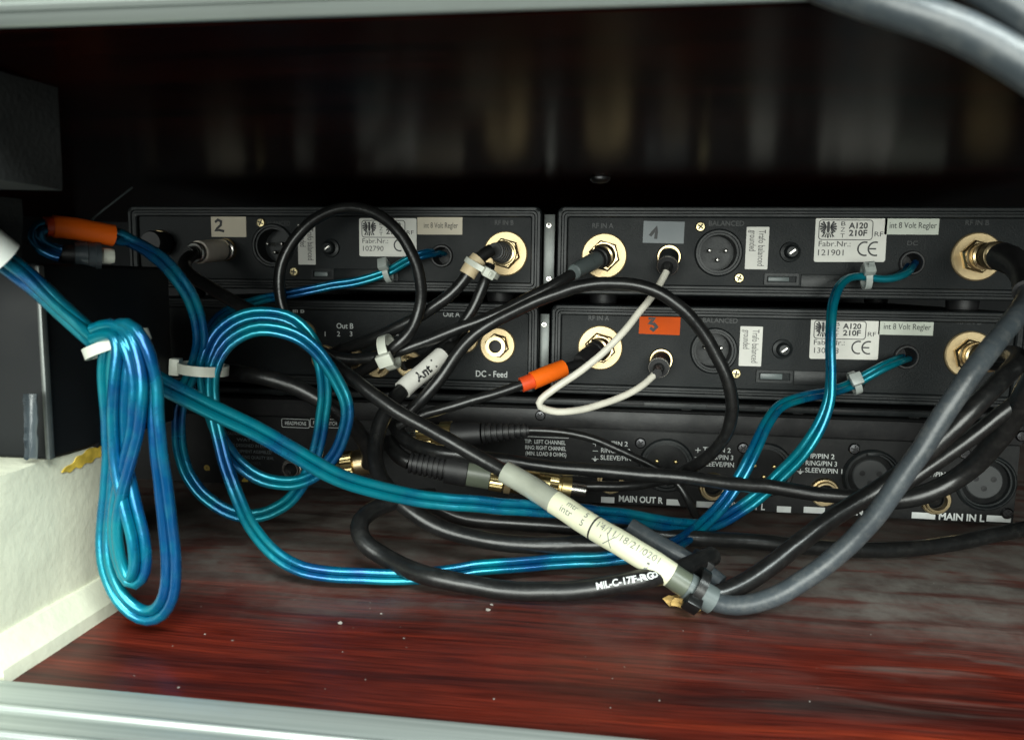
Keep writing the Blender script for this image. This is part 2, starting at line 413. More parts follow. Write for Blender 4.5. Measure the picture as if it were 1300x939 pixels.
# ------------------------------------------------------------------ the shelf compartment
CEIL = 0.1393
mb = MB().box(-0.40, 0.40, -0.1690, 0.20, -0.016, 0.0); tag(obj('shelf_floor', mb, 'mahogany_floor', base=(0, 0, 0)), kind='structure')
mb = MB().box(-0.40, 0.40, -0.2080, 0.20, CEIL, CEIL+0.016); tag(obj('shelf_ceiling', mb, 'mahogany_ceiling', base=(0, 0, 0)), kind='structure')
mb = MB().box(-0.40, 0.40, 0.200, 0.212, -0.016, CEIL+0.016); tag(obj('back_wall', mb, 'wall_black', base=(0, 0, 0)), kind='structure')
mb = MB().box(-0.412, -0.40, -0.165, 0.212, -0.016, CEIL+0.016); tag(obj('side_wall', mb, 'wall_black', base=(0, 0, 0)), kind='structure')
mb = MB().box(0.40, 0.412, -0.165, 0.212, -0.016, CEIL+0.016); tag(obj('side_wall', mb, 'wall_black', base=(0, 0, 0)), kind='structure')

def extrude_x(prof, x0, x1):
    n = len(prof); mb = MB()
    mb.add([(x0, y, z) for y, z in prof] + [(x1, y, z) for y, z in prof], [(i, (i+1) % n, n+(i+1) % n, n+i) for i in range(n)])
    tr = tessellate_polygon([[V((y, z, 0)) for y, z in prof]])
    mb.add([(x0, y, z) for y, z in prof], [tuple(t) for t in tr]); mb.add([(x1, y, z) for y, z in prof], [tuple(t) for t in tr]); return mb
# lower edge: ribbed nosing that slopes down towards the front
prof = [(-0.1692, -0.016), (-0.1692, 0.0016), (-0.1698, 0.0024), (-0.1708, 0.0024)]
def slope(d, h, ang, y0, z0, sg=-1):      # d along the sloping face, h proud of it
    c, n = cos(radians(ang)), sin(radians(ang)); return (y0-d*c+h*n*sg, z0+d*n*sg+h*c*(1 if sg < 0 else -1))
for k in range(5):
    d = 0.0052+0.0062*k
    prof += [slope(d-0.0007*cos(q), 0.0007*sin(q), 24, -0.1710, 0.0018) for q in (0, 0.5, 1.1, 1.57, 2.1, 2.65, pi)]
    prof += [slope(d+0.0013, -0.0003, 24, -0.1710, 0.0018), slope(d+0.0020, 0, 24, -0.1710, 0.0018)]
prof += [slope(0.0325, 0, 24, -0.1710, 0.0018), (-0.2012, -0.0180), (-0.1720, -0.0180)]
tag(obj('aluminium_edge_profile', extrude_x(prof, -0.40, 0.40), 'aluminium', sharp=50), 'pale ribbed aluminium edge strip along the front of the red wood shelf', 'edge strip')
# upper edge: the same ribbed nosing turned over, its face slants down and outwards
prof = [(-0.2082, CEIL+0.022), (-0.2082, CEIL+0.0006), (-0.2090, CEIL+0.0002), (-0.2098, CEIL+0.0005)]
def up(d, h):
    c = cos(radians(50)); n = sin(radians(50)); return (-0.2100-d*c-h*n, CEIL+0.0012+d*n-h*c)
for k in range(6):
    d = 0.0020+0.0030*k
    prof += [up(d-0.0008, 0), up(d-0.0004, 0.0007), up(d+0.0004, 0.0007), up(d+0.0008, 0)]
prof += [up(0.0200, 0), (up(0.0200, 0)[0], CEIL+0.022)]
tag(obj('aluminium_edge_profile', extrude_x(prof, -0.40, 0.40), 'aluminium', sharp=50), 'grey ribbed aluminium edge strip on the dark shelf above the devices', 'edge strip')
# metal dome added in place of a dim blob of light on the ceiling board
p = PZ(762, 226, CEIL); p = V((p.x, -0.03, CEIL))
tag(obj('ceiling_glow_dome', MB().lathe(p, V((0, 0, -1)), [(0, 0.0042), (0.0008, 0.0040), (0.0018, 0.0028), (0.0022, 0.0)], 20), 'black_chrome'), 'round metal dome added for a dim blob of light under the upper board', 'screw')

# ------------------------------------------------------------------ device parts
NY = V((0, -1, 0))
PF = 0.0020     # recessed rear panels of the small devices
def ring_socket(parent, px, py, Y, R=0.0092, name='antenna_socket', hexnut=True):
    p = PY(px, py, Y)
    s = obj(name, MB().lathe(p, NY, [(0, R), (0.0010, R), (0.0014, R-0.0005), (0.0014, R*0.60), (0.0012, R*0.60)], 40), 'gold_pale', parent)
    if hexnut:
        mb = MB().lathe(p+NY*0.0013, NY, [(0, R*0.70), (0.0014, R*0.70), (0.0022, R*0.62), (0.0022, R*0.50)], 6); obj('nut', mb, 'gold', s, sharp=25)
        obj('barrel', MB().lathe(p+NY*0.0030, NY, [(0, R*0.56), (0.0012, R*0.56), (0.0016, R*0.50), (0.0030, R*0.50), (0.0034, R*0.55), (0.0046, R*0.55), (0.0046, R*0.36), (0.0008, R*0.36)], 32), 'gold', s)
        obj('bore', MB().lathe(p+NY*0.0040, NY, [(0, R*0.36), (0.0001, 0.0)], 24), 'dark_hole', s)
    return s, p
def jack_socket(parent, px, py, Y, R=0.0052, name='jack_socket', mat='gold'):
    p = PY(px, py, Y)
    s = obj(name, MB().lathe(p, NY, [(0, R), (0.0009, R), (0.0015, R*0.92), (0.0015, R*0.80), (0.0022, R*0.78), (0.0030, R*0.74), (0.0030, R*0.62), (-0.004, R*0.60)], 32), mat, parent)
    obj('bore', MB().lathe(p, NY, [(-0.004, R*0.60), (-0.0039, 0.0)], 24), 'dark_hole', s)
    return s, p
def xlr_male(parent, px, py, Y, R, pinmat='nickel'):
    p = PY(px, py, Y)
    s = obj('xlr_socket', MB().lathe(p, NY, [(-0.001, R), (0.0010, R), (0.0015, R-0.0006), (0.0015, R*0.86), (0.0005, R*0.84), (0.0005, R*0.76), (-0.0075, R*0.74), (-0.0075, 0.0)], 40), 'housing_black', parent)
    for ax, az in ((-0.40, 0.12), (0.40, 0.12), (0.0, -0.34)):
        q = p + V((ax*R*0.85, 0, az*R*0.85))
        obj('pin', MB().lathe(q, NY, [(-0.0075, R*0.085), (-0.0012, R*0.085), (-0.0006, R*0.05), (-0.0005, 0)], 12), pinmat, s)
    return s
def xlr_female(parent, px, py, Y, R):
    p = PY(px, py, Y)
    s = obj('xlr_socket', MB().lathe(p, NY, [(-0.001, R), (0.0010, R), (0.0018, R-0.0008), (0.0018, R*0.90), (0.0004, R*0.86), (0.0004, R*0.80), (-0.0060, R*0.78), (-0.0060, R*0.62)], 40), 'housing_black', parent)
    obj('insert', MB().lathe(p, NY, [(-0.0060, R*0.62), (-0.0012, R*0.62), (-0.0008, R*0.58), (-0.0008, 0)], 32), 'insert_grey', s)
    for ax, az in ((-0.29, 0.10), (0.29, 0.10), (0.0, -0.24)):
        q = p + V((ax*R, 0, az*R)); obj('contact_hole', MB().lathe(q, NY, [(-0.0006, R*0.10), (-0.00055, 0)], 14), 'dark_hole', s)
    obj('latch', MB().box(p.x-R*0.22, p.x+R*0.22, p.y-0.0016, p.y+0.002, p.z+R*0.76, p.z+R*0.90, 0.0003), 'housing_black', s)
    return s
def screw(parent, px, py, Y, R=0.0021, mat='screw_gold', name='screw', cross=True):
    p = PY(px, py, Y)
    s = obj(name, MB().lathe(p, NY, [(-0.0005, R), (0.0006, R), (0.0011, R*0.8), (0.0012, 0)], 18), mat, parent)
    a = random.uniform(0, 1.5)
    mb = MB()
    for k in range(2):
        c, n = cos(a+k*pi/2), sin(a+k*pi/2); mb.obox(p+NY*(0.00115+0.00008*k), V((c, 0, n)), V((0, 1, 0)), V((-n, 0, c)), R*0.62, 0.0001, R*0.13)
    obj('recess', mb, 'dark_hole', s)
    return s
def sticker(parent, x0, y0, x1, y1, Y, mat, rad=0.0003, tilt=0.0, name='sticker'):
    a, b = PY(x0, y0, Y), PY(x1, y1, Y)
    X0, X1, Z0, Z1 = a.x, b.x, b.z, a.z
    pts = rrect(X0, X1, Z0, Z1, rad, 3)
    if tilt:
        cx, cz = (X0+X1)/2, (Z0+Z1)/2; c, n = cos(tilt), sin(tilt)
        pts = [(cx+(x-cx)*c-(z-cz)*n, cz+(x-cx)*n+(z-cz)*c) for x, z in pts]
    m = loft([(pts, Y+0.0004), (pts, Y-0.00018)]); m.poly(pts, Y-0.00018)
    return obj(name, m, mat, parent, sharp=20)
def eagle(mb, cx, cz, h, y):
    """heraldic eagle: head, body, spread feathered wings, tail and talons"""
    def P_(pts, mir=False):
        for sgn in ((1, -1) if mir else (1,)):
            q = [(cx+sgn*a*h, cz+b*h) for a, b in pts]; mb.poly(q, y)
    P_([(-0.07, 0.36), (-0.09, 0.44), (-0.03, 0.50), (0.05, 0.48), (0.07, 0.38), (0.075, 0.30), (0.09, 0.15), (0.085, -0.05), (0.05, -0.16), (-0.05, -0.16), (-0.085, -0.05), (-0.09, 0.15), (-0.075, 0.30)])
    P_([(-0.09, 0.44), (-0.17, 0.42), (-0.075, 0.385)])
    for (dx, dz) in ((0.30, 0.47), (0.41, 0.36), (0.46, 0.20), (0.45, 0.04), (0.38, -0.10), (0.27, -0.18)):
        l = sqrt((dx-0.1)**2+(dz-0.22)**2); ux, uz = (dx-0.1)/l, (dz-0.22)/l
        b0 = (0.10+ux*0.02, 0.22-0.10*(0.47-dz)); wv = 0.075
        P_([(b0[0], b0[1]+0.02), (dx-uz*wv*0.8, dz+ux*wv*0.8), (dx+ux*0.05, dz+uz*0.05), (dx+uz*wv*0.8, dz-ux*wv*0.8), (b0[0]+0.005, b0[1]-0.03)], True)
    P_([(-0.03, -0.18), (0.03, -0.18), (0.06, -0.44), (0.0, -0.50), (-0.06, -0.44)])
    P_([(0.06, -0.18), (0.10, -0.16), (0.20, -0.42), (0.14, -0.47)], True)
    P_([(0.12, -0.10), (0.16, -0.12), (0.34, -0.34), (0.38, -0.44), (0.30, -0.40), (0.27, -0.47), (0.24, -0.36)], True)
def approval_sticker(parent, x0, y0, x1, y1, Y, number, tilt=0.0):
    s = sticker(parent, x0, y0, x1, y1, Y, 'label_white', 0.0008, tilt, 'approval_sticker')
    a, b = PY(x0, y0, Y), PY(x1, y1, Y); W, Hh = b.x-a.x, a.z-b.z
    yk = Y-0.00030
    def q(u, v): return (a.x+u*W, a.z-v*Hh)
    mb = MB(); p0, p1 = q(0.05, 0.50), q(0.80, 0.06)
    mb.ribbon(rrect(p0[0], p1[0], p0[1], p1[1], 0.0012, 4), 0.00032, yk, True); obj('frame_line', mb, 'ink', s)
    c = q(0.18, 0.28); mb = MB(); eagle(mb, c[0], c[1], Hh*0.38, yk-0.00002); obj('eagle_emblem', mb, 'ink', s)
    mb = MB()
    def fit(st, u, v, cap, wd, bold=0.0):
        vs_, _ = glyphs(st, bold); size = Hh*cap/0.70; w0 = (max(g.x for g in vs_)-min(g.x for g in vs_))*size
        c_ = q(u, v); text_mb(mb, st, c_[0], c_[1], yk, size, wd*W/w0, 0, bold)
    for i, ch in enumerate('BZT'): fit(ch, 0.385, 0.145+0.135*i, 0.095, 0.06)
    fit('A120', 0.60, 0.19, 0.13, 0.265, 0.03); fit('210F', 0.60, 0.355, 0.13, 0.255, 0.03); fit('RF', 0.888, 0.375, 0.105, 0.12)
    fit('Fabr.Nr.:', 0.28, 0.60, 0.125, 0.45, 0.0); fit(number, 0.235, 0.80, 0.135, 0.36, 0.0)
    obj('lettering', mb, 'ink', s)
    mb = MB(); R = Hh*0.150
    c = q(0.710, 0.70); mb.ribbon([(c[0]+R*cos(radians(t)), c[1]+R*sin(radians(t))) for t in range(72, 290, 12)], R*0.24, yk)
    c = q(0.855, 0.70); mb.ribbon([(c[0]+R*cos(radians(t)), c[1]+R*sin(radians(t))) for t in range(72, 290, 12)], R*0.24, yk)
    mb.ribbon([(c[0]-R*0.86, c[1]), (c[0]+R*0.12, c[1])], R*0.22, yk-0.00002); obj('ce_mark', mb, 'ink', s)
    return s
def regler_sticker(parent, x0, y0, x1, y1, Y, mat='label_tape'):
    s = sticker(parent, x0, y0, x1, y1, Y, mat, 0.0002, 0, 'regulator_sticker')
    print_text('int 8 Volt Regler', x0+(x1-x0)*0.52, (y0+y1)/2+1, 7.0, s, 'ink', Y-0.0001, (x1-x0)*0.78, 0, 0.0)
    return s
def trafo_sticker(parent, x0, y0, x1, y1, Y):
    s = sticker(parent, x0, y0, x1, y1, Y, 'label_white', 0.0003, 0, 'balance_sticker')
    Hh = y1-y0; mpp = (Y-CAM.y)/FPX
    for word, u, ln in (('Trafo balanced', 0.70, 0.80), ('grounded', 0.28, 0.46)):
        p = PY(x0+(x1-x0)*u, y0+Hh*(0.10+ln/2), Y); vs, _ = glyphs(word, 0.0); wd = max(q.x for q in vs)-min(q.x for q in vs)
        size = 8.0*mpp/0.7; xs = Hh*ln*mpp/(wd*size)
        obj('lettering', text_mb(MB(), word, p.x, p.z, Y-0.0003, size, xs, -pi/2), 'ink', s)
    return s
def pen(parent, strokes, x0, y0, x1, y1, Y, wd):
    mb = MB()
    for k, st in enumerate(strokes):
        pts = []
        for u, v in st:
            p = PY(x0+(x1-x0)*u, y0+(y1-y0)*v, Y); pts.append((p.x, p.z))
        mb.ribbon(pts, wd, Y-0.0003-0.00003*k)
    return obj('handwriting', mb, 'ink', parent)
ONE = [[(0.22, 0.60), (0.34, 0.42), (0.36, 0.20), (0.38, 0.20)], [(0.38, 0.18), (0.30, 0.78)]]
ONE = [[(0.16, 0.66), (0.24, 0.48), (0.33, 0.24), (0.32, 0.50), (0.30, 0.80)]]
TWO = [[(0.12, 0.28), (0.20, 0.16), (0.29, 0.24), (0.28, 0.42), (0.18, 0.58), (0.12, 0.70), (0.24, 0.66), (0.38, 0.72)]]
THREE = [[(0.22, 0.26), (0.38, 0.24), (0.30, 0.38), (0.24, 0.48), (0.36, 0.50), (0.42, 0.64), (0.34, 0.78), (0.26, 0.68)]]

def shell(parent, X0, X1, Z0, Z1, depth=0.145):
    seq = [(0.0002, depth), (0.0, 0.004), (0.0, 0.0006), (0.0006, 0.0), (0.0016, 0.0), (0.0020, 0.0007), (0.0027, 0.0007), (0.0031, 0.0001), (0.0040, 0.0001), (0.0045, 0.0006), (0.0046, 0.0030)]
    loops = [(rrect(X0+i, X1-i, Z0+i, Z1-i, max(0.0006, 0.0030-i*0.5)), y) for i, y in seq]
    m = loft(loops); m.poly(loops[0][0], depth)
    return obj('housing', m, 'housing_black', parent, sharp=40)
def feet(parent, X0, X1, Z0, h):
    for x in (X0+0.02, X1-0.02):
        for y in (0.018, 0.125):
            obj('rubber_foot', MB().lathe(V((x, y, Z0-h)), V((0, 0, 1)), [(0, 0.0055), (0.0004, 0.006), (h+0.0002, 0.0065)], 18, cap0=True), 'black_rubber', parent)

def receiver(label, X0, X1, Z0, Z1, foot, f):
    t = thing('wireless_receiver', label, 'receiver', ((X0+X1)/2, 0.07, Z0-foot), 'wireless receivers stacked on the tray')
    shell(t, X0, X1, Z0, Z1)
    hs = []
    for k, R in (('xlr', 0.0078), ('hole', 0.0040), ('jack', 0.0036)):
        if k in f: p = PY(*f[k], PF); hs.append((p.x, p.z, R))
    obj('rear_panel', perforated(X0+0.0045, X1-0.0045, Z0+0.0045, Z1-0.0045, PF, hs), 'panel_black', t)
    for px, py in f['sockets']:
        ring_socket(t, px, py, PF, 0.0096)
    if 'jack' in f: jack_socket(t, *f['jack'], PF, 0.0051, 'audio_jack')
    if 'xlr' in f: xlr_male(t, *f['xlr'], PF, 0.0098)
    for s in f.get('screws', []): screw(t, *s, PF)
    if 'pot' in f:
        p = PY(*f['pot'], PF)
        k = obj('trimmer_knob', MB().lathe(p, NY, [(0, 0.0042), (0.0012, 0.0040), (0.0016, 0.0028), (0.0040, 0.0026), (0.0046, 0.0020), (0.0047, 0)], 22), 'housing_black', t)
        obj('slot', MB().obox(p+NY*0.0047, V((0.8, 0, 0.6)), V((0, 1, 0)), V((-0.6, 0, 0.8)), 0.0013, 0.0002, 0.0003), 'nickel', k)
    if 'switch' in f:
        x0, y0, x1, y1 = f['switch']; a, b = PY(x0, y0, PF), PY(x1, y1, PF)
        pts = rrect(a.x, b.x, b.z, a.z, 0.0004, 2); ins = rrect(a.x+0.0010, b.x-0.0010, b.z+0.0010, a.z-0.0010, 0.0003, 2)
        s = obj('slide_switch', loft([(pts, PF), (pts, PF-0.0012), (ins, PF-0.0012), (ins, PF-0.0002)]), 'housing_black', t)
        obj('slider', MB().box(a.x+0.0016, a.x+(b.x-a.x)*0.72, PF-0.0011, PF+0.0005, b.z+0.0014, a.z-0.0014, 0.0002), 'grey_sleeve', s)
        x0, y0, x1, y1 = f['plate']; a, b = PY(x0, y0, PF), PY(x1, y1, PF)
        obj('cover_plate', MB().box(a.x, b.x, PF-0.0006, PF+0.0006, b.z, a.z, 0.0003), 'housing_black', t)
    if 'hole' in f:
        p = PY(*f['hole'], PF)
        obj('grommet', MB().lathe(p, NY, [(-0.001, 0.0050), (0.0008, 0.0050), (0.0013, 0.0046), (0.0013, 0.0040), (0.0008, 0.0037), (-0.010, 0.0036), (-0.010, 0)], 28), 'black_rubber', t)
    for st in f.get('dim', []): print_text(*st[:4], t, 'dim_ink', PF, st[4])
    return t

# positions of the boxes, from their corners in the photograph
u = PY(708, 262); UR0, URT = u.x, u.z
WID = 0.1905
URB = PY(704, 373).z; LRT = PY(702, 386).z; LRB = PY(698, 499).z
LR0 = PY(699, 440).x; UL1 = PY(688, 262).x; LL1 = PY(683, 440).x
PROCT, PROCB = 0.0462, 0.0050
ftU = URB-LRT; ftL = 0.0022
TRAY = LRB-ftL

# -- bottom rack unit
PYF = -0.0045
pr = thing('rack_audio_processor', 'long flat black rack unit with MAIN IN and MAIN OUT sockets lying on the shelf', 'audio processor', (0.0, 0.08, 0.0))
PXL, PXR = -0.225, PY(1292, 620, PYF).x
obj('chassis', MB().box(PXL, PXR, PYF+0.0015, 0.21-0.012, PROCB, PROCT, 0.0006), 'steel_black', pr)
XM = [(846, 590), (971, 596)]; XF = [(1106, 605), (1251, 612)]; JK = [(775, 609), (905, 617), (1046, 624), (1187, 634)]
JKL = [(372, 594)]
hs = []
RX = 0.0115
for q in XM+XF: p = PY(*q, PYF); hs.append((p.x, p.z, RX*0.87))
for q in JK+JKL: p = PY(*q, PYF); hs.append((p.x, p.z, 0.0034))
SEAM = PY(800, 546, PYF).z
obj('rear_panel', perforated(PXL+0.0006, PXR-0.0006, PROCB+0.0004, SEAM-0.0003, PYF, hs, 0.0015, 0.0005), 'steel_black', pr)
obj('cover_lip', MB().box(PXL+0.0002, PXR-0.0002, PYF-0.0012, PYF+0.002, SEAM+0.0003, PROCT-0.0004, 0.0005), 'steel_lip', pr)
for q in XM: xlr_male(pr, *q, PYF, RX, 'brass')
for q in XF: xlr_female(pr, *q, PYF, RX)
for q in JK: jack_socket(pr, *q, PYF, 0.0060, 'jack_socket')
jack_socket(pr, *JKL[0], PYF, 0.0050, 'jack_socket', 'nickel')
for q in ((813, 562), (943, 568), (1084, 569), (1224, 575), (1278, 651)): screw(pr, *q, PYF, 0.0023, 'black_chrome', 'torx_screw')
screw(pr, 686, 527, PYF-0.0012, 0.0022, 'black_chrome', 'torx_screw')
screw(pr, 1296, 553, PYF-0.0012, 0.0022, 'black_chrome', 'torx_screw')
def bar(x0, y0, x1, y1, skew=0.0, tail=0.0):
    """white bar printed on the bottom edge; the ends may be slanted"""
    a, b = PY(x0, y0, PYF), PY(x1, y1, PYF)
    zc = (a.z+b.z)/2; h = 0.0013
    obj('printed_bar', MB().poly([(a.x, zc-h), (b.x+tail, zc-h), (b.x, zc+h), (a.x, zc+h)], PYF-0.0003), 'white_ink', pr)
ZB = None
bar(763, 634, 780, 634); bar(846, 637, 860, 637, 0, 0.0012)
bar(884, 640, 909, 640); bar(986, 646, 1004, 646)
bar(1020, 647, 1047, 647); bar(1157, 654, 1187, 654); bar(1252, 658, 1283, 658)
print_text('MAIN OUT R', 813, 634, 8.0, pr, 'white_ink', PYF, 56, 0, 0.03)
print_text('MAIN OUT L', 942, 642, 8.0, pr, 'white_ink', PYF, 55, 0, 0.03)
print_text('MAIN IN R', 1094, 650, 8.5, pr, 'white_ink', PYF, 52, 0, 0.03)
print_text('MAIN IN L', 1220, 656.5, 8.5, pr, 'white_ink', PYF, 52, 0, 0.03)
for i, s in enumerate(('TIP:  LEFT CHANNEL', 'RING: RIGHT CHANNEL', '(MIN. LOAD 8 OHMS)')):
    print_text(s, 692+0.5*i, 561+7.6*i, 5.2, pr, 'white_ink', PYF, 53, 0, 0.01)
bar2 = PY(666, 553.5, PYF); bar3 = PY(722, 555, PYF)
obj('printed_line', MB().box(bar2.x, bar3.x, PYF-0.0003, PYF-0.0001, bar2.z-0.00012, bar2.z+0.00012), 'white_ink', pr)
def pin_legend(x, y):
    a = PY(x-27, y, PYF); mb = MB(); yk = PYF-0.0003; s = 0.0011; g = 0.00013
    mb.box(a.x-s, a.x+s, yk, yk+0.0001, a.z-g, a.z+g); mb.box(a.x-g, a.x+g, yk-0.00005, yk+0.0001, a.z-s, a.z+s)
    z2 = PY(x-27, y+9, PYF).z; mb.box(a.x-s, a.x+s, yk, yk+0.0001, z2-g, z2+g)
    z3 = PY(x-27, y+19, PYF).z; mb.box(a.x-s*1.3, a.x+s*1.3, yk, yk+0.0001, z3-g, z3+g); mb.poly([(a.x-s*0.8, z3-g*2), (a.x, z3-s*1.1), (a.x+s*0.8, z3-g*2)], yk); mb.box(a.x-g, a.x+g, yk, yk+0.0001, z3+g*1.1, z3+s)
    obj('pin_symbols', mb, 'white_ink', pr)
    for i, st in enumerate(('TIP/PIN 2', 'RING/PIN 3', 'SLEEVE/PIN 1')):
        w_ = (34, 37, 44)[i]; print_text(st, x-20+w_/2, y+9.2*i, 6.0, pr, 'white_ink', PYF, w_, 0, 0.01)
pin_legend(783, 563); pin_legend(913, 571); pin_legend(1044, 579)
print_text('TIP/PIN 2', 1190, 602, 6, pr, 'white_ink', PYF, 30, 0, 0.01)
for x0, x1, s in ((358, 393, 'HEADPHONE'), (394, 432, 'FOOT SWITCH')):
    a, b = PY(x0, 531, PYF), PY(x1, 543, PYF); mb = MB().ribbon(rrect(a.x, b.x, b.z, a.z, 0.0006, 3), 0.0002, PYF-0.0003, True); obj('printed_frame', mb, 'white_ink', pr)
    print_text(s, (x0+x1)/2, 537.3, 5.0, pr, 'white_ink', PYF, (x1-x0)-5, 0, 0.0)
random.seed(5)
for i, s in enumerate(('CAUTION RISK OF ELECTRIC SHOCK', 'WATTS', 'WAS DESIGNED IN EUROPE', 'FINAL EQUIPMENT ASSEMBLED', 'UNIT BEARING QUALITY SEAL', 'SERIAL NUMBER')):
    print_text(s, 318-4*(i % 2), 551+7.3*i, 4.2, pr, 'dim_ink' if i == 5 else 'label_grey', PYF, (66, 30, 68, 70, 68, 40)[i], 0, 0.0)
for i, s in enumerate('902'):
    print_text(s, 263+24*i, 596+5*i, 11, pr, 'stamp_yellow', PYF, 9, 0, 0.06, 'inspection_stamp')
for x in (PXL+0.03, PXR-0.03):
    for y in (0.02, 0.17): obj('rubber_foot', MB().lathe(V((x, y, 0)), V((0, 0, 1)), [(0, 0.008), (PROCB+0.0002, 0.009)], 20, cap0=True), 'black_rubber', pr)

# -- tray between the rack unit and the small devices
tr_ = thing('mounting_tray', 'slotted black metal tray carrying the four small devices', 'tray', (0, 0.07, PROCT))
obj('tray_plate', MB().box(-0.228, UR0+WID+0.006, 0.0015, 0.15, TRAY-0.0010, TRAY, 0.0003), 'steel_black', tr_)
obj('front_lip', MB().box(-0.228, UR0+WID+0.006, 0.0003, 0.0015, PROCT+0.0006, TRAY-0.0003, 0.0003), 'housing_black', tr_)
for k in range(9):
    x = -0.20+0.046*k; obj('support_rib', MB().box(x, x+0.004, 0.002, 0.148, PROCT, TRAY-0.0009), 'steel_black', tr_)
    obj('lip_slot', MB().box(x+0.010, x+0.030, 0.0000, 0.0004, PROCT+0.0016, PROCT+0.0028, 0.0001), 'dark_hole', tr_)

# -- the three receivers
URd = dict(sockets=[(767, 325), (1239, 326)], jack=(849, 326), xlr=(912, 321), screws=[(889, 288), (938, 353)], pot=(1003, 320), hole=(1157, 334),
           switch=(970, 347, 1013, 362), plate=(1017, 348, 1105, 369), dim=[('RF IN A', 765, 287, 6, 26), ('BALANCED', 922, 284, 6, 42), ('AF', 849, 343, 5, 10), ('RF IN B', 1240, 283, 6, 26), ('DC', 1158, 309, 5, 12)])
r1 = receiver('black receiver with grey tape marked 1 and Fabr.Nr. 121901', UR0, UR0+WID, URB, URT, ftU, URd)
feet(r1, UR0, UR0+WID, URB, ftU)
s = sticker(r1, 817, 281, 868, 309, PF, 'label_grey', 0.0002, radians(-1), 'number_tape'); pen(s, ONE, 817, 281, 868, 309, PF, 0.0013)
trafo_sticker(r1, 948, 288, 974, 342, PF); approval_sticker(r1, 1036, 276, 1123, 333, PF, '121901', radians(0.5)); regler_sticker(r1, 1124, 273, 1191, 298, PF)

LRd = dict(sockets=[(762, 441), (1230, 450)], jack=(839, 457), xlr=(906, 445), screws=[(884, 408), (934, 474)], pot=(993, 443), hole=(1150, 453),
           switch=(960, 469, 1005, 486), plate=(1008, 470, 1098, 491), dim=[('RF IN A', 760, 404, 6, 26), ('BALANCED', 914, 407, 6, 42), ('RF IN B', 1230, 409, 6, 26)])
r3 = receiver('black receiver with orange sticker marked 3', LR0, LR0+WID, LRB, LRT, ftL, LRd)
feet(r3, LR0, LR0+WID, LRB, ftL)
s = sticker(r3, 812, 397, 863, 425, PF, 'label_orange', 0.0002, radians(-1), 'number_sticker'); pen(s, THREE, 812, 397, 863, 425, PF, 0.0013)
trafo_sticker(r3, 940, 414, 966, 465, PF); approval_sticker(r3, 1030, 403.5, 1114, 457, PF, '130118', radians(0.5)); regler_sticker(r3, 1116, 402, 1184, 426, PF)

ULd = dict(sockets=[(642, 322)], jack=(287, 317), xlr=(347, 312), screws=[(332, 283), (374, 345)], pot=(420, 315), hole=(561, 325),
           switch=(396, 341, 425, 355), plate=(424, 341, 506, 358), dim=[('BALANCED', 352, 284, 6, 36), ('RF IN B', 640, 283, 6, 24)])
r2 = receiver('black receiver with beige sticker marked 2 and Fabr.Nr. 102790', UL1-WID, UL1, URB, URT, ftU, ULd)
feet(r2, UL1-WID, UL1, URB, ftU)
js, jp = jack_socket(r2, 204, 309, PF, 0.0062, 'antenna_socket', 'gold')
obj('dust_cap', MB().lathe(jp+NY*0.002+V((0.002, 0, 0)), NY, [(0, 0.0052), (0.008, 0.0052), (0.009, 0.0046), (0.009, 0)], 24), 'black_rubber', js)
s = sticker(r2, 268, 275, 313, 301, PF, 'label_beige', 0.0002, 0, 'number_sticker'); pen(s, TWO, 268, 275, 313, 301, PF, 0.0011)
trafo_sticker(r2, 378, 285, 401, 336, PF); approval_sticker(r2, 456, 277, 529, 326, PF, '102790'); regler_sticker(r2, 530, 273, 587, 298, PF, 'label_beige')

# -- antenna splitter under receiver 2
sp = thing('antenna_splitter', 'black antenna splitter with DC - Feed socket below the receiver marked 2', 'antenna splitter', (LL1-WID/2, 0.07, TRAY))
shell(sp, LL1-WID, LL1, LRB, LRT)
obj('rear_panel', perforated(LL1-WID+0.0045, LL1-0.0045, LRB+0.0045, LRT-0.0045, PF, []), 'panel_black', sp)
feet(sp, LL1-WID, LL1, LRB, ftL)
for s_, x, y, h, w_ in (('In B', 379, 394, 7, 16), ('Out B', 438, 414, 7, 23), ('1', 413, 424, 6.5, None), ('2', 430, 424, 6.5, None), ('3', 446, 424, 6.5, None), ('Out', 304, 411, 6, 13), ('Out A', 514, 417, 7, 23), ('1', 488, 427, 6.5, None), ('2', 505, 428, 6.5, None), ('3', 521, 428, 6.5, None), ('Out A', 573, 399, 7, 22), ('DC - Feed', 624, 475, 8, 41)):
    print_text(s_, x, y, h, sp, 'white_ink', PF, w_, 0, 0.01)
a, b = PY(313, 412, PF), PY(326, 412, PF); obj('printed_line', MB().box(a.x, b.x, PF-0.0003, PF-0.0001, a.z-0.0001, a.z+0.0001), 'white_ink', sp)
ring_socket(sp, 632, 438, PF, 0.0078)
for q in ((385, 424), (413, 455), (447, 458), (480, 462), (520, 462), (590, 430)): ring_socket(sp, *q, PF, 0.0062)

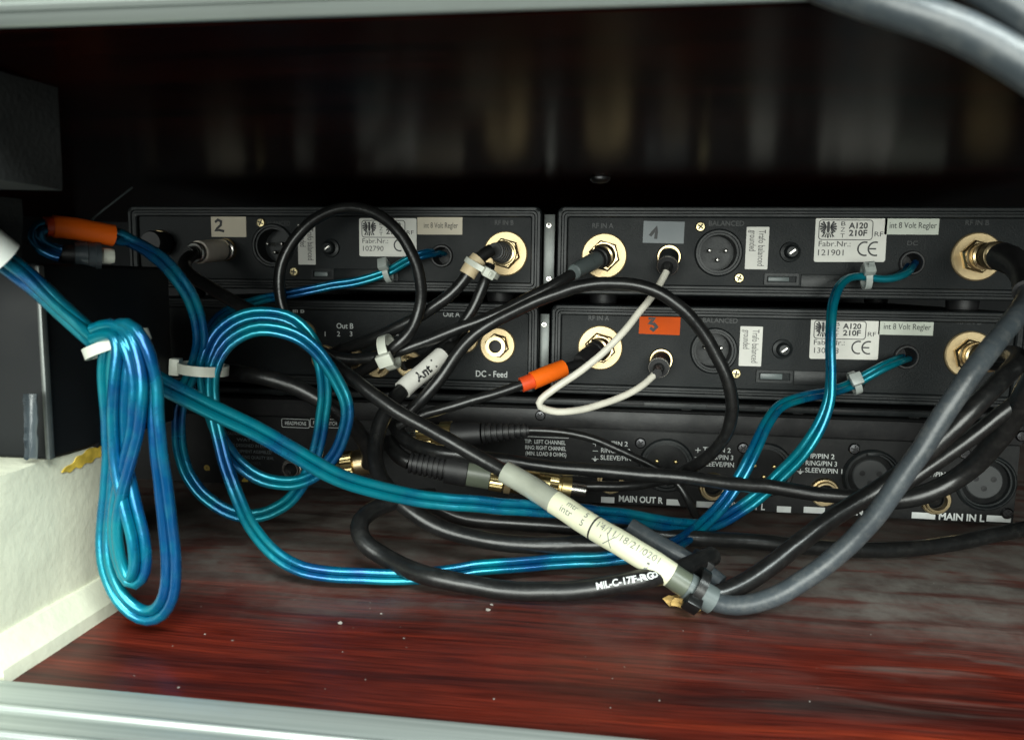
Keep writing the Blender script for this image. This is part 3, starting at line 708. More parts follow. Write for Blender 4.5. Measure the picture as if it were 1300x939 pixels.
# -- grey plates that join the stacked devices
for y0, y1, xl, xr, Zt, lab in ((272, 368, 691, 703, 0, 'upper'), (398, 486, 686, 696, 0, 'lower')):
    a, b = PY(xl, y0, 0.004), PY(xr, y1, 0.004)
    zb = b.z
    g = thing('joining_plate', 'narrow grey metal plate in the gap between receivers 1 and 2' if lab == 'upper' else 'narrow grey metal plate between the splitter and the receiver marked 3', 'metal plate', ((a.x+b.x)/2, 0.01, zb))
    obj('plate', MB().box(a.x, b.x, 0.004, 0.012, zb, a.z, 0.0003), 'plate_grey', g)
    screw(g, (xl+xr)/2, y0+14, 0.004, 0.0013, 'nickel'); screw(g, (xl+xr)/2, y1-14, 0.004, 0.0013, 'nickel')

# ------------------------------------------------------------------ left side: white block, black box, foam
bx = thing('white_foam_block', 'white foam block with yellow glue under the black box', 'foam block', (-0.18, -0.16, 0))
def lumpy_box(x0, x1, y0, y1, z0, z1, amp, nz=10):
    bm = bmesh.new(); bmesh.ops.create_cube(bm, size=1.0)
    bmesh.ops.subdivide_edges(bm, edges=list(bm.edges), cuts=nz, use_grid_fill=True)
    for v in bm.verts:
        p = V(((x0+x1)/2+v.co.x*(x1-x0), (y0+y1)/2+v.co.y*(y1-y0), (z0+z1)/2+v.co.z*(z1-z0)))
        q = noise.noise_vector(p*70)*amp; p += q; p.z = max(p.z, z0); v.co = p
    bm.verts.index_update(); m = MB().add([v.co.copy() for v in bm.verts], [[v.index for v in f.verts] for f in bm.faces]); bm.free(); return m
obj('block', lumpy_box(-0.225, -0.1512, -0.190, -0.1205, 0.0, 0.0500, 0.0006, 14), 'foam_white', bx, sharp=50)
prf = [(-0.1515, 0.0), (-0.1452, 0.0), (-0.1456, 0.0036), (-0.1476, 0.0062), (-0.1500, 0.0098), (-0.1515, 0.0100)]
m = MB(); n = len(prf); seg = 14; ys = [-0.1680+(0.1680-0.1210)*k/seg for k in range(seg+1)]
for y in ys: m.v += [V((x+0.0004*noise.noise(V((x*50, y*90, z*60))), y, z)) for x, z in prf]
m.f += [(k*n+i, k*n+(i+1) % n, (k+1)*n+(i+1) % n, (k+1)*n+i) for k in range(seg) for i in range(n)] + [tuple(range(n)), tuple(seg*n+i for i in range(n))]
obj('base_moulding', m, 'foam_white', bx, sharp=30)
def blob(c, rx, ry, rz, amp, sc, seed=0, sub=3):
    bm = bmesh.new(); bmesh.ops.create_icosphere(bm, subdivisions=sub, radius=1.0)
    for v in bm.verts:
        k = 1+amp*noise.noise(v.co*sc+V((seed, seed*2.3, 0))); v.co = c + V((v.co.x*rx*k, v.co.y*ry*k, v.co.z*rz*k))
    bm.verts.index_update(); m = MB().add([v.co.copy() for v in bm.verts], [[v.index for v in f.verts] for f in bm.faces]); bm.free(); return m
g = PX(108, 583, -0.1508)
out_ = [(78, 601), (84, 592), (94, 588), (97, 579), (106, 577), (111, 569), (121, 568), (131, 563), (133, 575), (127, 581), (121, 580), (117, 588), (108, 587), (103, 595), (96, 592), (90, 600), (84, 598)]
for _ in range(3):      # round the outline off
    out_ = [q for i in range(len(out_)) for q in ((out_[i][0]*0.75+out_[(i+1) % len(out_)][0]*0.25, out_[i][1]*0.75+out_[(i+1) % len(out_)][1]*0.25), (out_[i][0]*0.25+out_[(i+1) % len(out_)][0]*0.75, out_[i][1]*0.25+out_[(i+1) % len(out_)][1]*0.75))]
m = MB(); fr_ = [PX(x, y, -0.1509) for x, y in out_]; bk_ = [PX(x, y, -0.1509)-V((0.0014, 0, 0)) for x, y in out_]; n = len(out_)
m.add(fr_+bk_, [(i, (i+1) % n, n+(i+1) % n, n+i) for i in range(n)]); m.add(fr_, [tuple(t_) for t_ in tessellate_polygon([[V((p.y, p.z, 0)) for p in fr_]])])
obj('glue', m, 'glue_yellow', bx, sharp=80)
m = blob(PX(112, 552, -0.1525), 0.002, 0.0045, 0.0036, 0.8, 2.0, 7)
obj('glue_scrap', m, 'black_rubber', bx, sharp=60)

pb = thing('power_supply_box', 'plain black box standing on the white foam block', 'power supply', (-0.19, -0.112, 0.0502))
obj('case', MB().box(-0.235, -0.150, -0.1432, -0.0840, 0.0502, 0.1030, 0.0012, 3), 'wall_black', pb)
obj('edge_highlight', MB().box(-0.1502, -0.1488, -0.1446, -0.1424, 0.0506, 0.1024, 0.0005), 'plate_grey', pb)  # grey strip stands in for the highlight along the case's front edge
# curled tape on the corner of the box
m = MB(); base = PY(42, 560, -0.1462); k1, k2 = 10, 5
for i in range(k1+1):
    for j in range(k2+1):
        q = PY(30+3.4*j+(3.5*noise.noise(V((i*1.7, 2, 3))) if j in (0, k2) else 0), 500+82*i/k1+(5*noise.noise(V((j*2.3, 1, 8))) if i == k1 else 0), -0.1470-0.0012*abs(j-2.5)*0.6); m.v.append(q + V((0.0003*noise.noise(V((i*0.9, j*0.8, 1))), 0.0002*noise.noise(V((i*0.7, j*0.9, 4))), 0)))
m.f += [(i*(k2+1)+j, i*(k2+1)+j+1, (i+1)*(k2+1)+j+1, (i+1)*(k2+1)+j) for i in range(k1) for j in range(k2)]
vs0 = list(m.v); nn = len(vs0); m.add([p+V((0, 0.0003, 0)) for p in vs0], [tuple(reversed(f)) for f in m.f])
tag(obj('tape_strip', m, 'tape_clear', sharp=80), 'torn strip of clear tape on the corner of the black box', 'tape')
# grey foam pads
def felt(x0, x1, y0, y1, z0, z1): return lumpy_box(x0, x1, y0, y1, z0, z1, 0.0008, 8)
tag(obj('grey_foam_pad', felt(-0.190, -0.1180, -0.2060, -0.1735, 0.1180, CEIL-0.0004), 'foam_grey', sharp=50), 'dark grey foam pad pressed against the upper board', 'foam pad', None)
tag(obj('grey_foam_pad', felt(-0.200, -0.1480, -0.1715, -0.1500, 0.1036, 0.1185), 'foam_grey', sharp=50), 'small dark grey foam pad lying on the black box', 'foam pad', None)

# ------------------------------------------------------------------ cables
def cable(name, label, px, r, mat='black_pvc', group=None, n=14):
    pts = path(px, r)
    t = thing(name, label, 'cable', min(pts, key=lambda p: p.z), group)
    obj('jacket', MB().tube(pts, r, n), mat, t)
    return t, pts
def twin_paths(px, r, phi0=0.0, tw=0.0, wob=0.35, edge=None):
    """two strands side by side; they lie in the picture's plane and roll slowly over each other"""
    pts = path(px, r); A = []; B = []; n = len(pts); s = 0.0
    for i in range(n):
        t = (pts[min(i+1, n-1)]-pts[max(i-1, 0)]).normalized()
        if i: s += (pts[i]-pts[i-1]).length
        side = t.cross(V((0.0, 1, -0.15))).normalized() if abs(t.y) < 0.9 else t.cross(V((0, 0, 1))).normalized()
        up = side.cross(t)
        ph = phi0 + tw*s + wob*sin(s*23.0)
        if edge: e_ = min(1, max(0, (i/n-edge[0])/(edge[1]-edge[0]))); ph += edge[2]*e_*e_*(3-2*e_)
        o = side*cos(ph)+up*sin(ph); A.append(pts[i]+o*r*0.98); B.append(pts[i]-o*r*0.98)
    for q in (A, B):
        for p in q: p.z = max(p.z, r+0.0003)
    # keep the offset direction continuous
    for i in range(1, n):
        if (A[i]-A[i-1]).length > (A[i]-B[i-1]).length: A[i], B[i] = B[i], A[i]
    return A, B, pts
def sleeve(parent, pts, i0, i1, r, mat, name='sleeve', n=18, open_=False, taper=None):
    q = pts[i0:i1]
    return obj(name, MB().tube(q, taper if taper else r, n, not open_), mat, parent, sharp=50)
def nearest(pts, px, py):
    best = 0; bd = 1e9
    for i, p in enumerate(pts):
        v = p-CAM; z = v.dot(FWD); x = CX+FPX*v.dot(RT)/z; y = CY-FPX*v.dot(UP)/z
        d = (x-px)**2+(y-py)**2
        if d < bd: bd, best = d, i
    return best
def coax(parent, o, axis, segs, n=28):
    """stepped round connector: (part name, material, profile in mm, optional knurl)"""
    out = []
    for sg in segs:
        nm, mt, pf = sg[:3]; kn = sg[3] if len(sg) > 3 else None
        prof = [(a*0.001, b*0.001) for a, b in pf]
        out.append(obj(nm, MB().lathe(o, axis, prof, n if not kn else 48, (kn[0], kn[1], kn[2]*0.001) if kn else None, True, True), mt, parent, sharp=30))
    return out
def ribs(d0, d1, r0, r1, k):
    """profile of a ribbed bend protector"""
    pf = []
    for i in range(k):
        a = d0+(d1-d0)*i/k; b = d0+(d1-d0)*(i+1)/k; r = r0+(r1-r0)*i/k
        pf += [(a, r), (a+(b-a)*0.55, r), (a+(b-a)*0.6, r-0.7), (b-0.02, r-0.7)]
    return pf
def cable_tie(label, c, tan, a, b, mat='nylon_white', hang=0.3, wdt=0.0024, head=True, tail=0.0, group=None):
    """band round a bundle: c centre, tan bundle direction, a/b half sizes across and in depth, hang = where the head sits"""
    tan = tan.normalized(); dep = V((0, -1, 0)); dep = (dep - tan*dep.dot(tan)).normalized(); ac = tan.cross(dep)
    t = thing('cable_tie', label, 'cable tie', c - V((0, 0, max(a, b))), group)
    n = 40; th = 0.0009; vs = []; fs = []
    for i in range(n):
        q = 2*pi*i/n
        for rr in (0, th):
            e = ac*cos(q)*(a+rr) + dep*sin(q)*(b+rr)
            for s in (-1, 1): vs.append(c + e + tan*s*wdt/2)
    for i in range(n):
        j = (i+1) % n; A = [4*i+k for k in range(4)]; B = [4*j+k for k in range(4)]
        fs += [(A[2], A[3], B[3], B[2]), (A[1], A[0], B[0], B[1]), (A[0], A[2], B[2], B[0]), (A[3], A[1], B[1], B[3])]
    obj('band', MB().add(vs, fs), mat, t, sharp=50)
    if head:
        q = hang; e = ac*cos(q)*(a+0.0015) + dep*sin(q)*(b+0.0015); nrm = (ac*cos(q)/a + dep*sin(q)/b).normalized(); tg = tan.cross(nrm)
        obj('head', MB().obox(c+e, tan, tg, nrm, wdt*0.85, 0.0024, 0.0017, 0.0004), mat, t)
        if tail: obj('tail', MB().obox(c+e+nrm*(tail/2), tan, tg, nrm, wdt*0.42, 0.0004, tail/2, 0.0001), mat, t)
    return t

# ---- blue twin cable 1: white sleeve - hank - receiver 1
RB = 0.00145
t = None
bl = [(-45, 292, 170), (20, 343, 162), (70, 384, 153), (112, 420, 144), (150, 452, 139), (205, 486, 134), (262, 514, 127), (330, 549, 118), (400, 589, 109), (450, 614, 102), (520, 632, 93), (610, 640, 84), (700, 648, 75), (790, 656, 66), (850, 665, 56), (900, 667, 46), (945, 643, 40), (990, 606, 36), (1030, 560, 32), (1053, 510, 29), (1056, 450, 26), (1056, 400, 22), (1062, 365, 16), (1080, 351, 11), (1100, 351, 9), (1122, 357, 9), (1145, 349, 7), (1157, 336, -4)]
A, B, P0 = twin_paths(bl, RB, 0.1, 0, 0.15, (0.70, 0.82, 1.25))
b1 = thing('blue_twin_cable', 'blue twin cable with hanging hank, running to the receiver marked 1', 'cable', (A[0].x, A[0].y, 0.002), 'blue twin power cables')
obj('strand', MB().tube(A, RB), 'blue_pvc', b1); obj('strand', MB().tube(B, RB), 'blue_pvc', b1)
C3 = [p + V((0.0004, -0.0030, 0.0018)) for p in P0[:nearest(P0, 205, 486)]]
obj('strand', MB().tube(C3, RB), 'blue_pvc', b1)
# hank: three turns of the same lead, gathered at the top
H = [(118, 424, 147), (140, 414, 149), (158, 424, 150), (154, 470, 150), (150, 540, 148), (152, 590, 147), (165, 640, 147), (180, 700, 147), (176, 738, 146), (164, 742, 146), (153, 715, 146), (148, 650, 147), (160, 590, 148), (175, 520, 149), (172, 460, 150), (158, 418, 150),
     (143, 424, 147), (136, 470, 143), (140, 560, 141), (136, 640, 140), (134, 710, 141), (150, 758, 141), (188, 785, 141), (212, 768, 142), (218, 720, 143), (208, 640, 145), (198, 560, 147), (195, 480, 148), (182, 432, 150), (164, 411, 150), (150, 420, 146)]
A2, B2, P2 = twin_paths(H, RB, 0.2, 0, 0.5)
hk = obj('hank', MB().tube(A2, RB), 'blue_pvc', b1); obj('strand', MB().tube(B2, RB), 'blue_pvc', hk)
# white paper sleeve at the near end
i1 = nearest(P0, 22, 344)
obj('paper_sleeve', MB().tube([p+V((0, -0.0012, 0.0004)) for p in P0[0:i1]], 0.0052, 18), 'paper_white', b1)
cable_tie('wide white cable tie round the hanging blue hank', PY(148, 437, -0.1440), V((0.35, 0, -1)), 0.0086, 0.0040, 'nylon_white', 3.0, 0.0028, False)
i = nearest(P0, 1095, 350)
cable_tie('clear cable tie on the blue cable under the 121901 approval sticker', P0[i], V((1, 0, 0.1)), 0.0040, 0.0034, 'nylon_clear', 2.2, 0.0024, True, 0.004)

# ---- blue twin cable 2: plug - orange sleeve - coil - receiver 3
c2 = [(78, 322, 128), (55, 316, 130), (43, 302, 132), (48, 288, 131), (66, 287, 128), (110, 294, 122), (157, 301, 114), (190, 316, 104), (222, 345, 94), (245, 390, 88), (255, 430, 84), (248, 470, 80), (230, 505, 78), (226, 550, 76), (240, 603, 75), (272, 641, 74), (312, 656, 72), (360, 641, 70), (392, 600, 70), (407, 545, 70), (413, 490, 71), (402, 440, 73), (372, 406, 75), (332, 397, 77), (292, 408, 80), (268, 438, 82), (261, 470, 82), (266, 515, 80), (285, 563, 77), (318, 601, 75), (362, 613, 73), (405, 601, 72), (432, 566, 72), (440, 520, 73), (424, 474, 75), (395, 436, 78), (352, 417, 81), (308, 422, 84), (280, 446, 86), (272, 472, 86), (272, 520, 86), (285, 585, 88), (306, 640, 92), (335, 690, 98), (366, 716, 100), (430, 728, 100), (530, 731, 95), (620, 719, 88), (700, 713, 80), (780, 707, 76), (845, 696, 70), (885, 672, 52), (920, 636, 44), (950, 585, 40), (975, 535, 33), (992, 513, 27), (1020, 503, 21), (1060, 498, 14), (1085, 488, 10), (1110, 470, 10), (1135, 458, 7), (1150, 454, -4)]
A, B, P1 = twin_paths(c2, 0.00130, 0.1, 0, 0.25, (0.86, 0.91, 1.0))
b2 = thing('blue_twin_cable', 'coiled blue twin cable with orange sleeve, running to the receiver marked 3', 'cable', min(A, key=lambda p: p.z), 'blue twin power cables')
obj('strand', MB().tube(A, 0.00130), 'blue_pvc', b2); obj('strand', MB().tube(B, 0.00130), 'blue_pvc', b2)
i0, i1, i2 = nearest(P1[:60], 70, 288), nearest(P1[:80], 112, 294), nearest(P1[:90], 156, 301)
sl = obj('orange_sleeve', MB().tube(P1[i0:i2], 0.0032, 20), 'orange_sleeve', b2, sharp=50)
obj('sleeve_end', MB().tube([p for p in P1[i0-1:i0+2]], 0.0028, 18), 'orange_red_sleeve', sl)
obj('sleeve_band', MB().tube(P1[i0+2:i1], 0.00330, 20), 'orange_red_sleeve', sl)
pc = PY(80, 322, -0.126); ax = (PY(140, 325, -0.118)-pc).normalized()
coax(b2, pc, ax, [('plug_collar', 'black_rubber', [(-3, 1.8), (0, 2.6), (3, 2.8)]), ('plug_body', 'tape_clear', [(2.8, 3.6), (6, 3.9), (6.2, 3.6), (8, 3.6), (8.2, 3.9), (9.5, 3.8)]), ('plug_tip', 'nylon_white', [(9.4, 2.3), (12, 2.3), (13, 2.0)])])
i = nearest(P1, 262, 468)
cable_tie('white cable tie holding the blue coil together', PY(258, 468, -0.083), V((0.08, 0, 1)), 0.0078, 0.0064, 'nylon_white', pi*0.93, 0.0034, True, 0.0)
i = len(P1)-1-nearest(list(reversed(P1))[:80], 1085, 488)
cable_tie('clear cable tie on the blue cable below the receiver marked 3', P1[i], V((1, 0, 0.4)), 0.0038, 0.0034, 'nylon_clear', 2.0, 0.0026, True, 0.0)

# ---- blue twin cable 3: from behind the coil to receiver 2
c3 = [(250, 500, 52), (256, 440, 50), (275, 402, 42), (318, 384, 30), (370, 372, 20), (430, 362, 14), (475, 352, 10), (500, 342, 8), (525, 327, 10), (545, 321, 8), (562, 323, -4)]
A, B, P3 = twin_paths(c3, 0.00110, 0.2, 0, 0.1)
b3 = thing('blue_twin_cable', 'thin blue twin cable running to the receiver marked 2', 'cable', A[0], 'blue twin power cables')
obj('strand', MB().tube(A, 0.00110), 'blue_pvc', b3); obj('strand', MB().tube(B, 0.00110), 'blue_pvc', b3)
cable_tie('clear cable tie inside the black loop by the receiver marked 2', P3[nearest(P3, 488, 346)], V((1, 0, 0.25)), 0.0038, 0.0034, 'nylon_clear', 2.2, 0.0024, True, 0.0)

def bnc_on_socket(parent, px, py, tilt=V((0, -1, 0)), R=4.9, out=18.0, boot=True, mat='gold'):
    p = PY(px, py, PF)+NY*0.0062
    ax = tilt.normalized()
    coax(parent, p, ax, [('plug_collar', mat, [(-1.0, R*0.9), (0, R), (1.5, R), (1.8, R-0.6), (3.2, R-0.6), (3.6, R), (6.0, R), (6.4, R-0.5)]),
                         ('plug_body', 'black_rubber', [(6.2, R-0.9), (8, R-1.0), (8.6, R-1.4), (out, 3.1)])])
    return p + ax*out*0.001

# ---- black coax with the loop: socket A of receiver 1 - tie - loop - splitter
rk = 0.0023
t, pts = cable('coax_cable', 'black coax with grey boot on the receiver marked 1, ending in a round loop', [(750, 334, 16), (735, 342, 22), (712, 356, 27), (690, 368, 29), (640, 394, 32), (580, 418, 34), (517, 441, 35), (470, 455, 36), (420, 452, 35), (378, 425, 34), (357, 385, 34), (358, 335, 33), (385, 290, 32), (425, 266, 32), (465, 266, 32), (502, 288, 33), (527, 330, 34), (535, 375, 36), (525, 415, 38), (502, 440, 40), (470, 466, 34), (440, 480, 24), (440, 470, 12), (447, 460, 6)], rk)
p = PY(767, 325, PF)+NY*0.006; ax = (PY(735, 342, -0.022)-p).normalized()
coax(t, p, ax, [('plug_collar', 'gold', [(-1.0, 5.0), (0.5, 5.2), (2.0, 5.2), (2.4, 4.6)]), ('plug_body', 'black_rubber', [(2.2, 4.5), (5.0, 4.4), (5.4, 3.9), (7, 3.8)]), ('grey_boot', 'grey_sleeve', [(6.8, 3.3), (9, 3.5), (20, 3.3), (25, 3.0), (25.5, 2.5)])])
cable_tie('white cable tie where the black cables cross below the black loop', PY(494, 447, -0.038), V((1, 0, 0.35)), 0.0062, 0.0070, 'nylon_white', pi*0.40, 0.0036, True, 0.0)

# ---- long arc cable over receiver 3 into MAIN OUT R
t, pts = cable('audio_cable', 'black cable arching over the front of the receiver marked 3', [(515, 528, 44), (535, 508, 44), (558, 482, 43), (590, 438, 42), (630, 408, 42), (700, 375, 44), (765, 358, 46), (820, 363, 47), (868, 393, 47), (905, 440, 46), (929, 500, 44), (925, 545, 40), (902, 578, 34), (872, 598, 26), (852, 604, 14), (846, 602, 6)], 0.0024)

# ---- two cables from socket of receiver 2
t, pts = cable('coax_cable', 'black coax with beige sleeve plugged into the receiver marked 2', [(624, 317, 25), (606, 328, 28), (588, 356, 30), (560, 382, 31), (520, 407, 30), (470, 432, 28), (430, 446, 22), (413, 452, 12), (413, 455, 7)], 0.0025)
i0, i1 = nearest(pts, 610, 324), nearest(pts, 586, 358)
sleeve(t, pts, i0, i1, 0.0034, 'beige_sleeve', 'beige_sleeve')
p = PY(642, 322, PF)+NY*0.0062; ax = (PY(622, 317, -0.026)-p).normalized()
coax(t, p, ax, [('plug_collar', 'gold', [(-1, 5.0), (0.6, 5.2), (2, 5.2), (2.3, 4.5)]), ('plug_body', 'black_rubber', ribs(2.2, 15, 4.4, 3.2, 5))])
cable_tie('frayed white cable tie on the beige sleeve by the receiver marked 2', pts[nearest(pts, 603, 331)]+V((0.003, 0.001, -0.0015)), V((-0.55, 0, -1)), 0.0068, 0.0052, 'nylon_white', 2.1, 0.0022, True, 0.003)
t, pts = cable('coax_cable', 'black coax hanging below the beige sleeve down to the splitter', [(622, 336, 20), (617, 352, 22), (604, 385, 23), (582, 420, 23), (552, 446, 20), (530, 460, 12), (520, 462, 6)], 0.0023)
t, pts = cable('coax_cable', 'thick black coax with handwritten white sleeve bending down from the splitter to the shelf', [(590, 430, 10), (578, 437, 20), (560, 452, 30), (530, 478, 40), (505, 501, 47), (486, 526, 53), (476, 556, 58), (476, 586, 64), (490, 616, 70), (520, 646, 74), (562, 672, 76), (620, 686, 78), (700, 691, 78), (770, 689, 76), (800, 680, 75)], 0.0030)
i0, i1 = nearest(pts, 561, 452), nearest(pts, 508, 499)
sv = sleeve(t, pts, min(i0, i1), max(i0, i1), 0.0037, 'label_white', 'white_sleeve')
p = PY(590, 430, PF)+NY*0.005; ax = (PY(568, 445, -0.024)-p).normalized()
coax(t, p, ax, [('plug_collar', 'brass', [(0, 3.9), (1.5, 3.9), (1.7, 3.2), (3, 3.2), (3.2, 3.9), (5, 3.9), (5.2, 3.2), (7, 3.0)]), ('plug_body', 'nickel', [(7, 2.6), (11, 2.5)])])
def wrap_text(mb, s, p0, ax, r, u0, v0, size, xs=1.0, flip=False, bold=0.0, facing=None):
    """lettering laid round a straight sleeve, u along the axis, v round it (0 = towards the viewer's side)"""
    ax = ax.normalized(); n0 = (CAM-p0); n0 = (n0-ax*n0.dot(ax)).normalized(); b = n0.cross(ax)*-1
    if b.z < 0: b = -b
    vs, fs = glyphs(s, bold); k = -1 if flip else 1
    out = []
    for q in vs:
        uu = u0 + k*q.x*size*xs; vv = (v0 + k*q.y*size)/r
        out.append(p0 + ax*uu + (n0*cos(vv)+b*sin(vv))*(r+0.00012))
    return mb.add(out, fs)
SLEEVE_PTS = list(reversed(pts)); SLEEVE_OBJ = sv

# ---- long cable from receiver 2 jack to the labelled sleeve on the shelf
rf = 0.0026
t, pts = cable('audio_cable', 'long black cable running from the receiver marked 2 into the labelled sleeve', [(246, 322, 24), (233, 331, 30), (236, 344, 36), (256, 360, 42), (318, 394, 50), (370, 428, 56), (420, 461, 60), (480, 506, 64), (560, 552, 68), (640, 598, 73), (720, 649, 84), (800, 696, 95), (870, 742, 98), (905, 762, 98)], rf)
p = PY(289, 317, PF)+NY*0.002; ax = (PY(243, 321, -0.024)-p).normalized(); L_ = (PY(243, 321, -0.024)-p).length*1000
coax(t, p, ax, [('plug_collar', 'nickel', [(0, 4.6), (1.2, 4.8), (1.6, 4.2), (2.6, 4.2), (3, 4.8), (4.4, 4.8)]), ('plug_body', 'silver_plug', [(4.4, 4.6), (5, 4.9), (L_*0.80, 4.9), (L_*0.82, 4.5)]), ('plug_ring', 'nickel', [(L_*0.82, 4.4), (L_*0.90, 4.4), (L_*0.92, 3.9)]), ('bend_spring', 'black_rubber', ribs(L_*0.90, L_*1.12, 3.0, 2.6, 4))])
j0, j1, j2, j3 = nearest(pts, 640, 599), nearest(pts, 706, 640), nearest(pts, 858, 734), nearest(pts, 898, 759)
cs = obj('clear_sleeve', MB().tube(pts[j0:j1+1], 0.0039, 20), 'clear_sleeve', t, sharp=50)
ls = obj('label_sleeve', MB().tube(pts[j1:j2], 0.0040, 24), 'sleeve_cream', t, sharp=50)
obj('clear_sleeve', MB().tube(pts[j2-1:j3], 0.0039, 20), 'olive_plastic', t, sharp=50)
obj('sleeve_mouth', MB().tube(pts[j3-2:], 0.0042, 22), 'grey_sleeve', t, sharp=50)
def along(pts, a, b, f):
    i = a+(b-a)*f; k = int(i); return pts[k].lerp(pts[min(k+1, len(pts)-1)], i-k)
q0, q1 = along(pts, j1, j2-1, 0.0), along(pts, j1, j2-1, 1.0)
LL = (q1-q0).length
def on_sleeve(s, f, v, size, xs=1.0, flip=False, mat='ink', bold=0.0, nm='lettering'):
    a, b = along(pts, j1, j2-1, max(0, f-0.12)), along(pts, j1, j2-1, min(1, f+0.12)); c = along(pts, j1, j2-1, f)
    mb = MB(); wrap_text(mb, s, c, b-a, 0.00405, 0, v, size, xs, flip, bold); return obj(nm, mb, mat, ls)
on_sleeve('mtr', 0.17, 0.0021, 0.0028, 1.0, mat='pen_ink'); on_sleeve('intr', 0.15, -0.0005, 0.0030, 1.1, mat='pen_ink'); on_sleeve('5', 0.30, 0.0021, 0.0028, mat='pen_ink'); on_sleeve('5', 0.30, -0.0008, 0.0030, mat='pen_ink')
on_sleeve('14/11/18/21/0201', 0.665, 0.0014, 0.0033, 0.98, False, 'pen_ink', -0.01, 'handwriting')
on_sleeve('L', 0.86, -0.0022, 0.0042, 2.2, False, 'pen_ink', 0.0, 'handwriting'); on_sleeve('V', 0.47, 0.0002, 0.0075, 0.9, False, 'pen_ink', -0.02, 'handwriting'); on_sleeve('X', 0.54, -0.0015, 0.006, 0.9, False, 'pen_ink', -0.02, 'handwriting')
i = j1+int((j2-j1)*0.385); c = pts[i]; ax = (pts[i+2]-pts[i-2]).normalized()
obj('printed_ring', MB().lathe(c, ax, [(-0.0003, 0.0041), (0.0003, 0.0041)], 28), 'ink', ls)
i = nearest(pts, 880, 748); c = pts[i]; ax = (pts[min(i+2, len(pts)-1)]-pts[i-2]).normalized()
cable_tie('black cable tie at the end of the labelled sleeve', c+V((0.0006, 0, 0.0012)), ax, 0.0052, 0.0050, 'black_pvc', pi*0.30, 0.0028, True, 0.0)
# parallel stub of grey shrink sleeve behind the label
t2, p2 = cable('shrink_tube', 'dark grey shrink sleeve lying behind the cream labelled sleeve', [(800, 668, 74), (835, 690, 78), (868, 709, 81), (896, 726, 83), (915, 741, 86)], 0.0030, 'grey_pvc')
obj('block_clip', MB().obox(p2[-4]+V((0, -0.001, 0.0012)), V((0.85, 0, -0.5)), V((0, 1, 0)), V((0.5, 0, 0.85)), 0.0034, 0.0036, 0.0036, 0.0006), 'black_rubber', t2)

# ---- the two cables that leave the sleeve mouth
t, pts = cable('coax_cable', 'thick blue-grey cable rising from the sleeve mouth to the receiver marked 1', [(892, 756, 97), (908, 766, 99), (935, 770, 101), (985, 757, 103), (1040, 723, 104), (1085, 682, 105), (1130, 628, 107), (1172, 570, 109), (1210, 510, 110), (1248, 456, 108), (1285, 408, 96), (1304, 375, 72), (1302, 350, 52), (1290, 334, 40), (1272, 326, 28)], 0.0029, 'grey_pvc')
p = PY(1239, 326, PF)+NY*0.0062
coax(t, p, V((0.12, -1, 0.0)), [('plug_collar', 'gold', [(-1, 5.0), (0.6, 5.2), (2, 5.2), (2.4, 4.5), (5, 4.5), (5.6, 5.4), (9, 5.4), (9.4, 4.6)])])
k0 = nearest(pts, 1304, 375)
q = pts[k0+1:]; q = list(reversed(q)); m_ = len(q)
obj('ribbed_boot', MB().tube(q, lambda f: 0.0052-0.0012*f-(0.0006 if int(f*m_) % 2 else 0), 20), 'black_rubber', t, sharp=60)
t, pts = cable('coax_cable', 'black cable rising from the sleeve mouth to the receiver marked 3', [(890, 752, 96), (905, 757, 97), (925, 751, 95), (955, 733, 91), (1000, 698, 86), (1060, 656, 80), (1120, 618, 76), (1180, 572, 78), (1232, 522, 80), (1272, 480, 74), (1292, 458, 60), (1285, 449, 44), (1264, 450, 30)], 0.0030)
p = PY(1230, 450, PF)+NY*0.0062
coax(t, p, V((0.12, -1, 0.0)), [('plug_collar', 'gold', [(-1, 5.0), (0.6, 5.2), (2, 5.2), (2.4, 4.5), (5, 4.5), (5.6, 5.4), (9, 5.4), (9.4, 4.6)]), ('plug_body', 'black_rubber', [(9.2, 4.6), (14, 4.2), (22, 3.3), (23, 3.1)])])
t, pts = cable('coax_cable', 'dark thick cable drooping in front of the MAIN IN L socket', [(1345, 400, 70), (1318, 470, 66), (1293, 518, 58), (1262, 564, 48), (1215, 606, 40), (1160, 630, 38), (1120, 635, 34), (1094, 636, 30)], 0.0036)

# ---- horizontal cables low in front of the rack unit
t, pts = cable('coax_cable', 'black coax stretched across the MAIN OUT sockets of the rack unit', [(500, 538, 36), (512, 558, 42), (545, 571, 48), (590, 577, 50), (700, 592, 48), (790, 600, 46), (885, 609, 44), (985, 620, 42), (1060, 629, 44), (1115, 628, 50), (1170, 598, 52), (1225, 560, 54), (1290, 512, 58), (1340, 470, 62)], 0.0027)
t, pts = cable('audio_cable', 'black cable sagging just below the stretched coax', [(560, 585, 40), (640, 597, 36), (700, 610, 34), (760, 618, 32), (815, 615, 28), (850, 608, 22), (848, 602, 10)], 0.0020)
t, pts = cable('coax_cable', 'black coax curving right along the shelf in front of the rack unit', [(548, 640, 60), (585, 657, 62), (640, 664, 62), (720, 669, 60), (820, 678, 58), (900, 684, 54), (980, 690, 50), (1050, 696, 46), (1120, 699, 42), (1200, 692, 34), (1260, 681, 28), (1330, 664, 20)], 0.0029)
t, pts = cable('coax_cable', 'thick black coax printed MIL-C-17F-RG lying across the red shelf', [(552, 630, 66), (510, 632, 72), (470, 648, 80), (450, 666, 86), (458, 688, 90), (490, 708, 92), (545, 731, 100), (620, 745, 100), (700, 749, 100), (770, 745, 100), (830, 734, 100), (870, 720, 90), (905, 705, 80)], 0.0031)
MILPTS = pts
i0 = nearest(pts, 808, 738); seg0 = pts[i0-8]; seg1 = pts[i0+8]
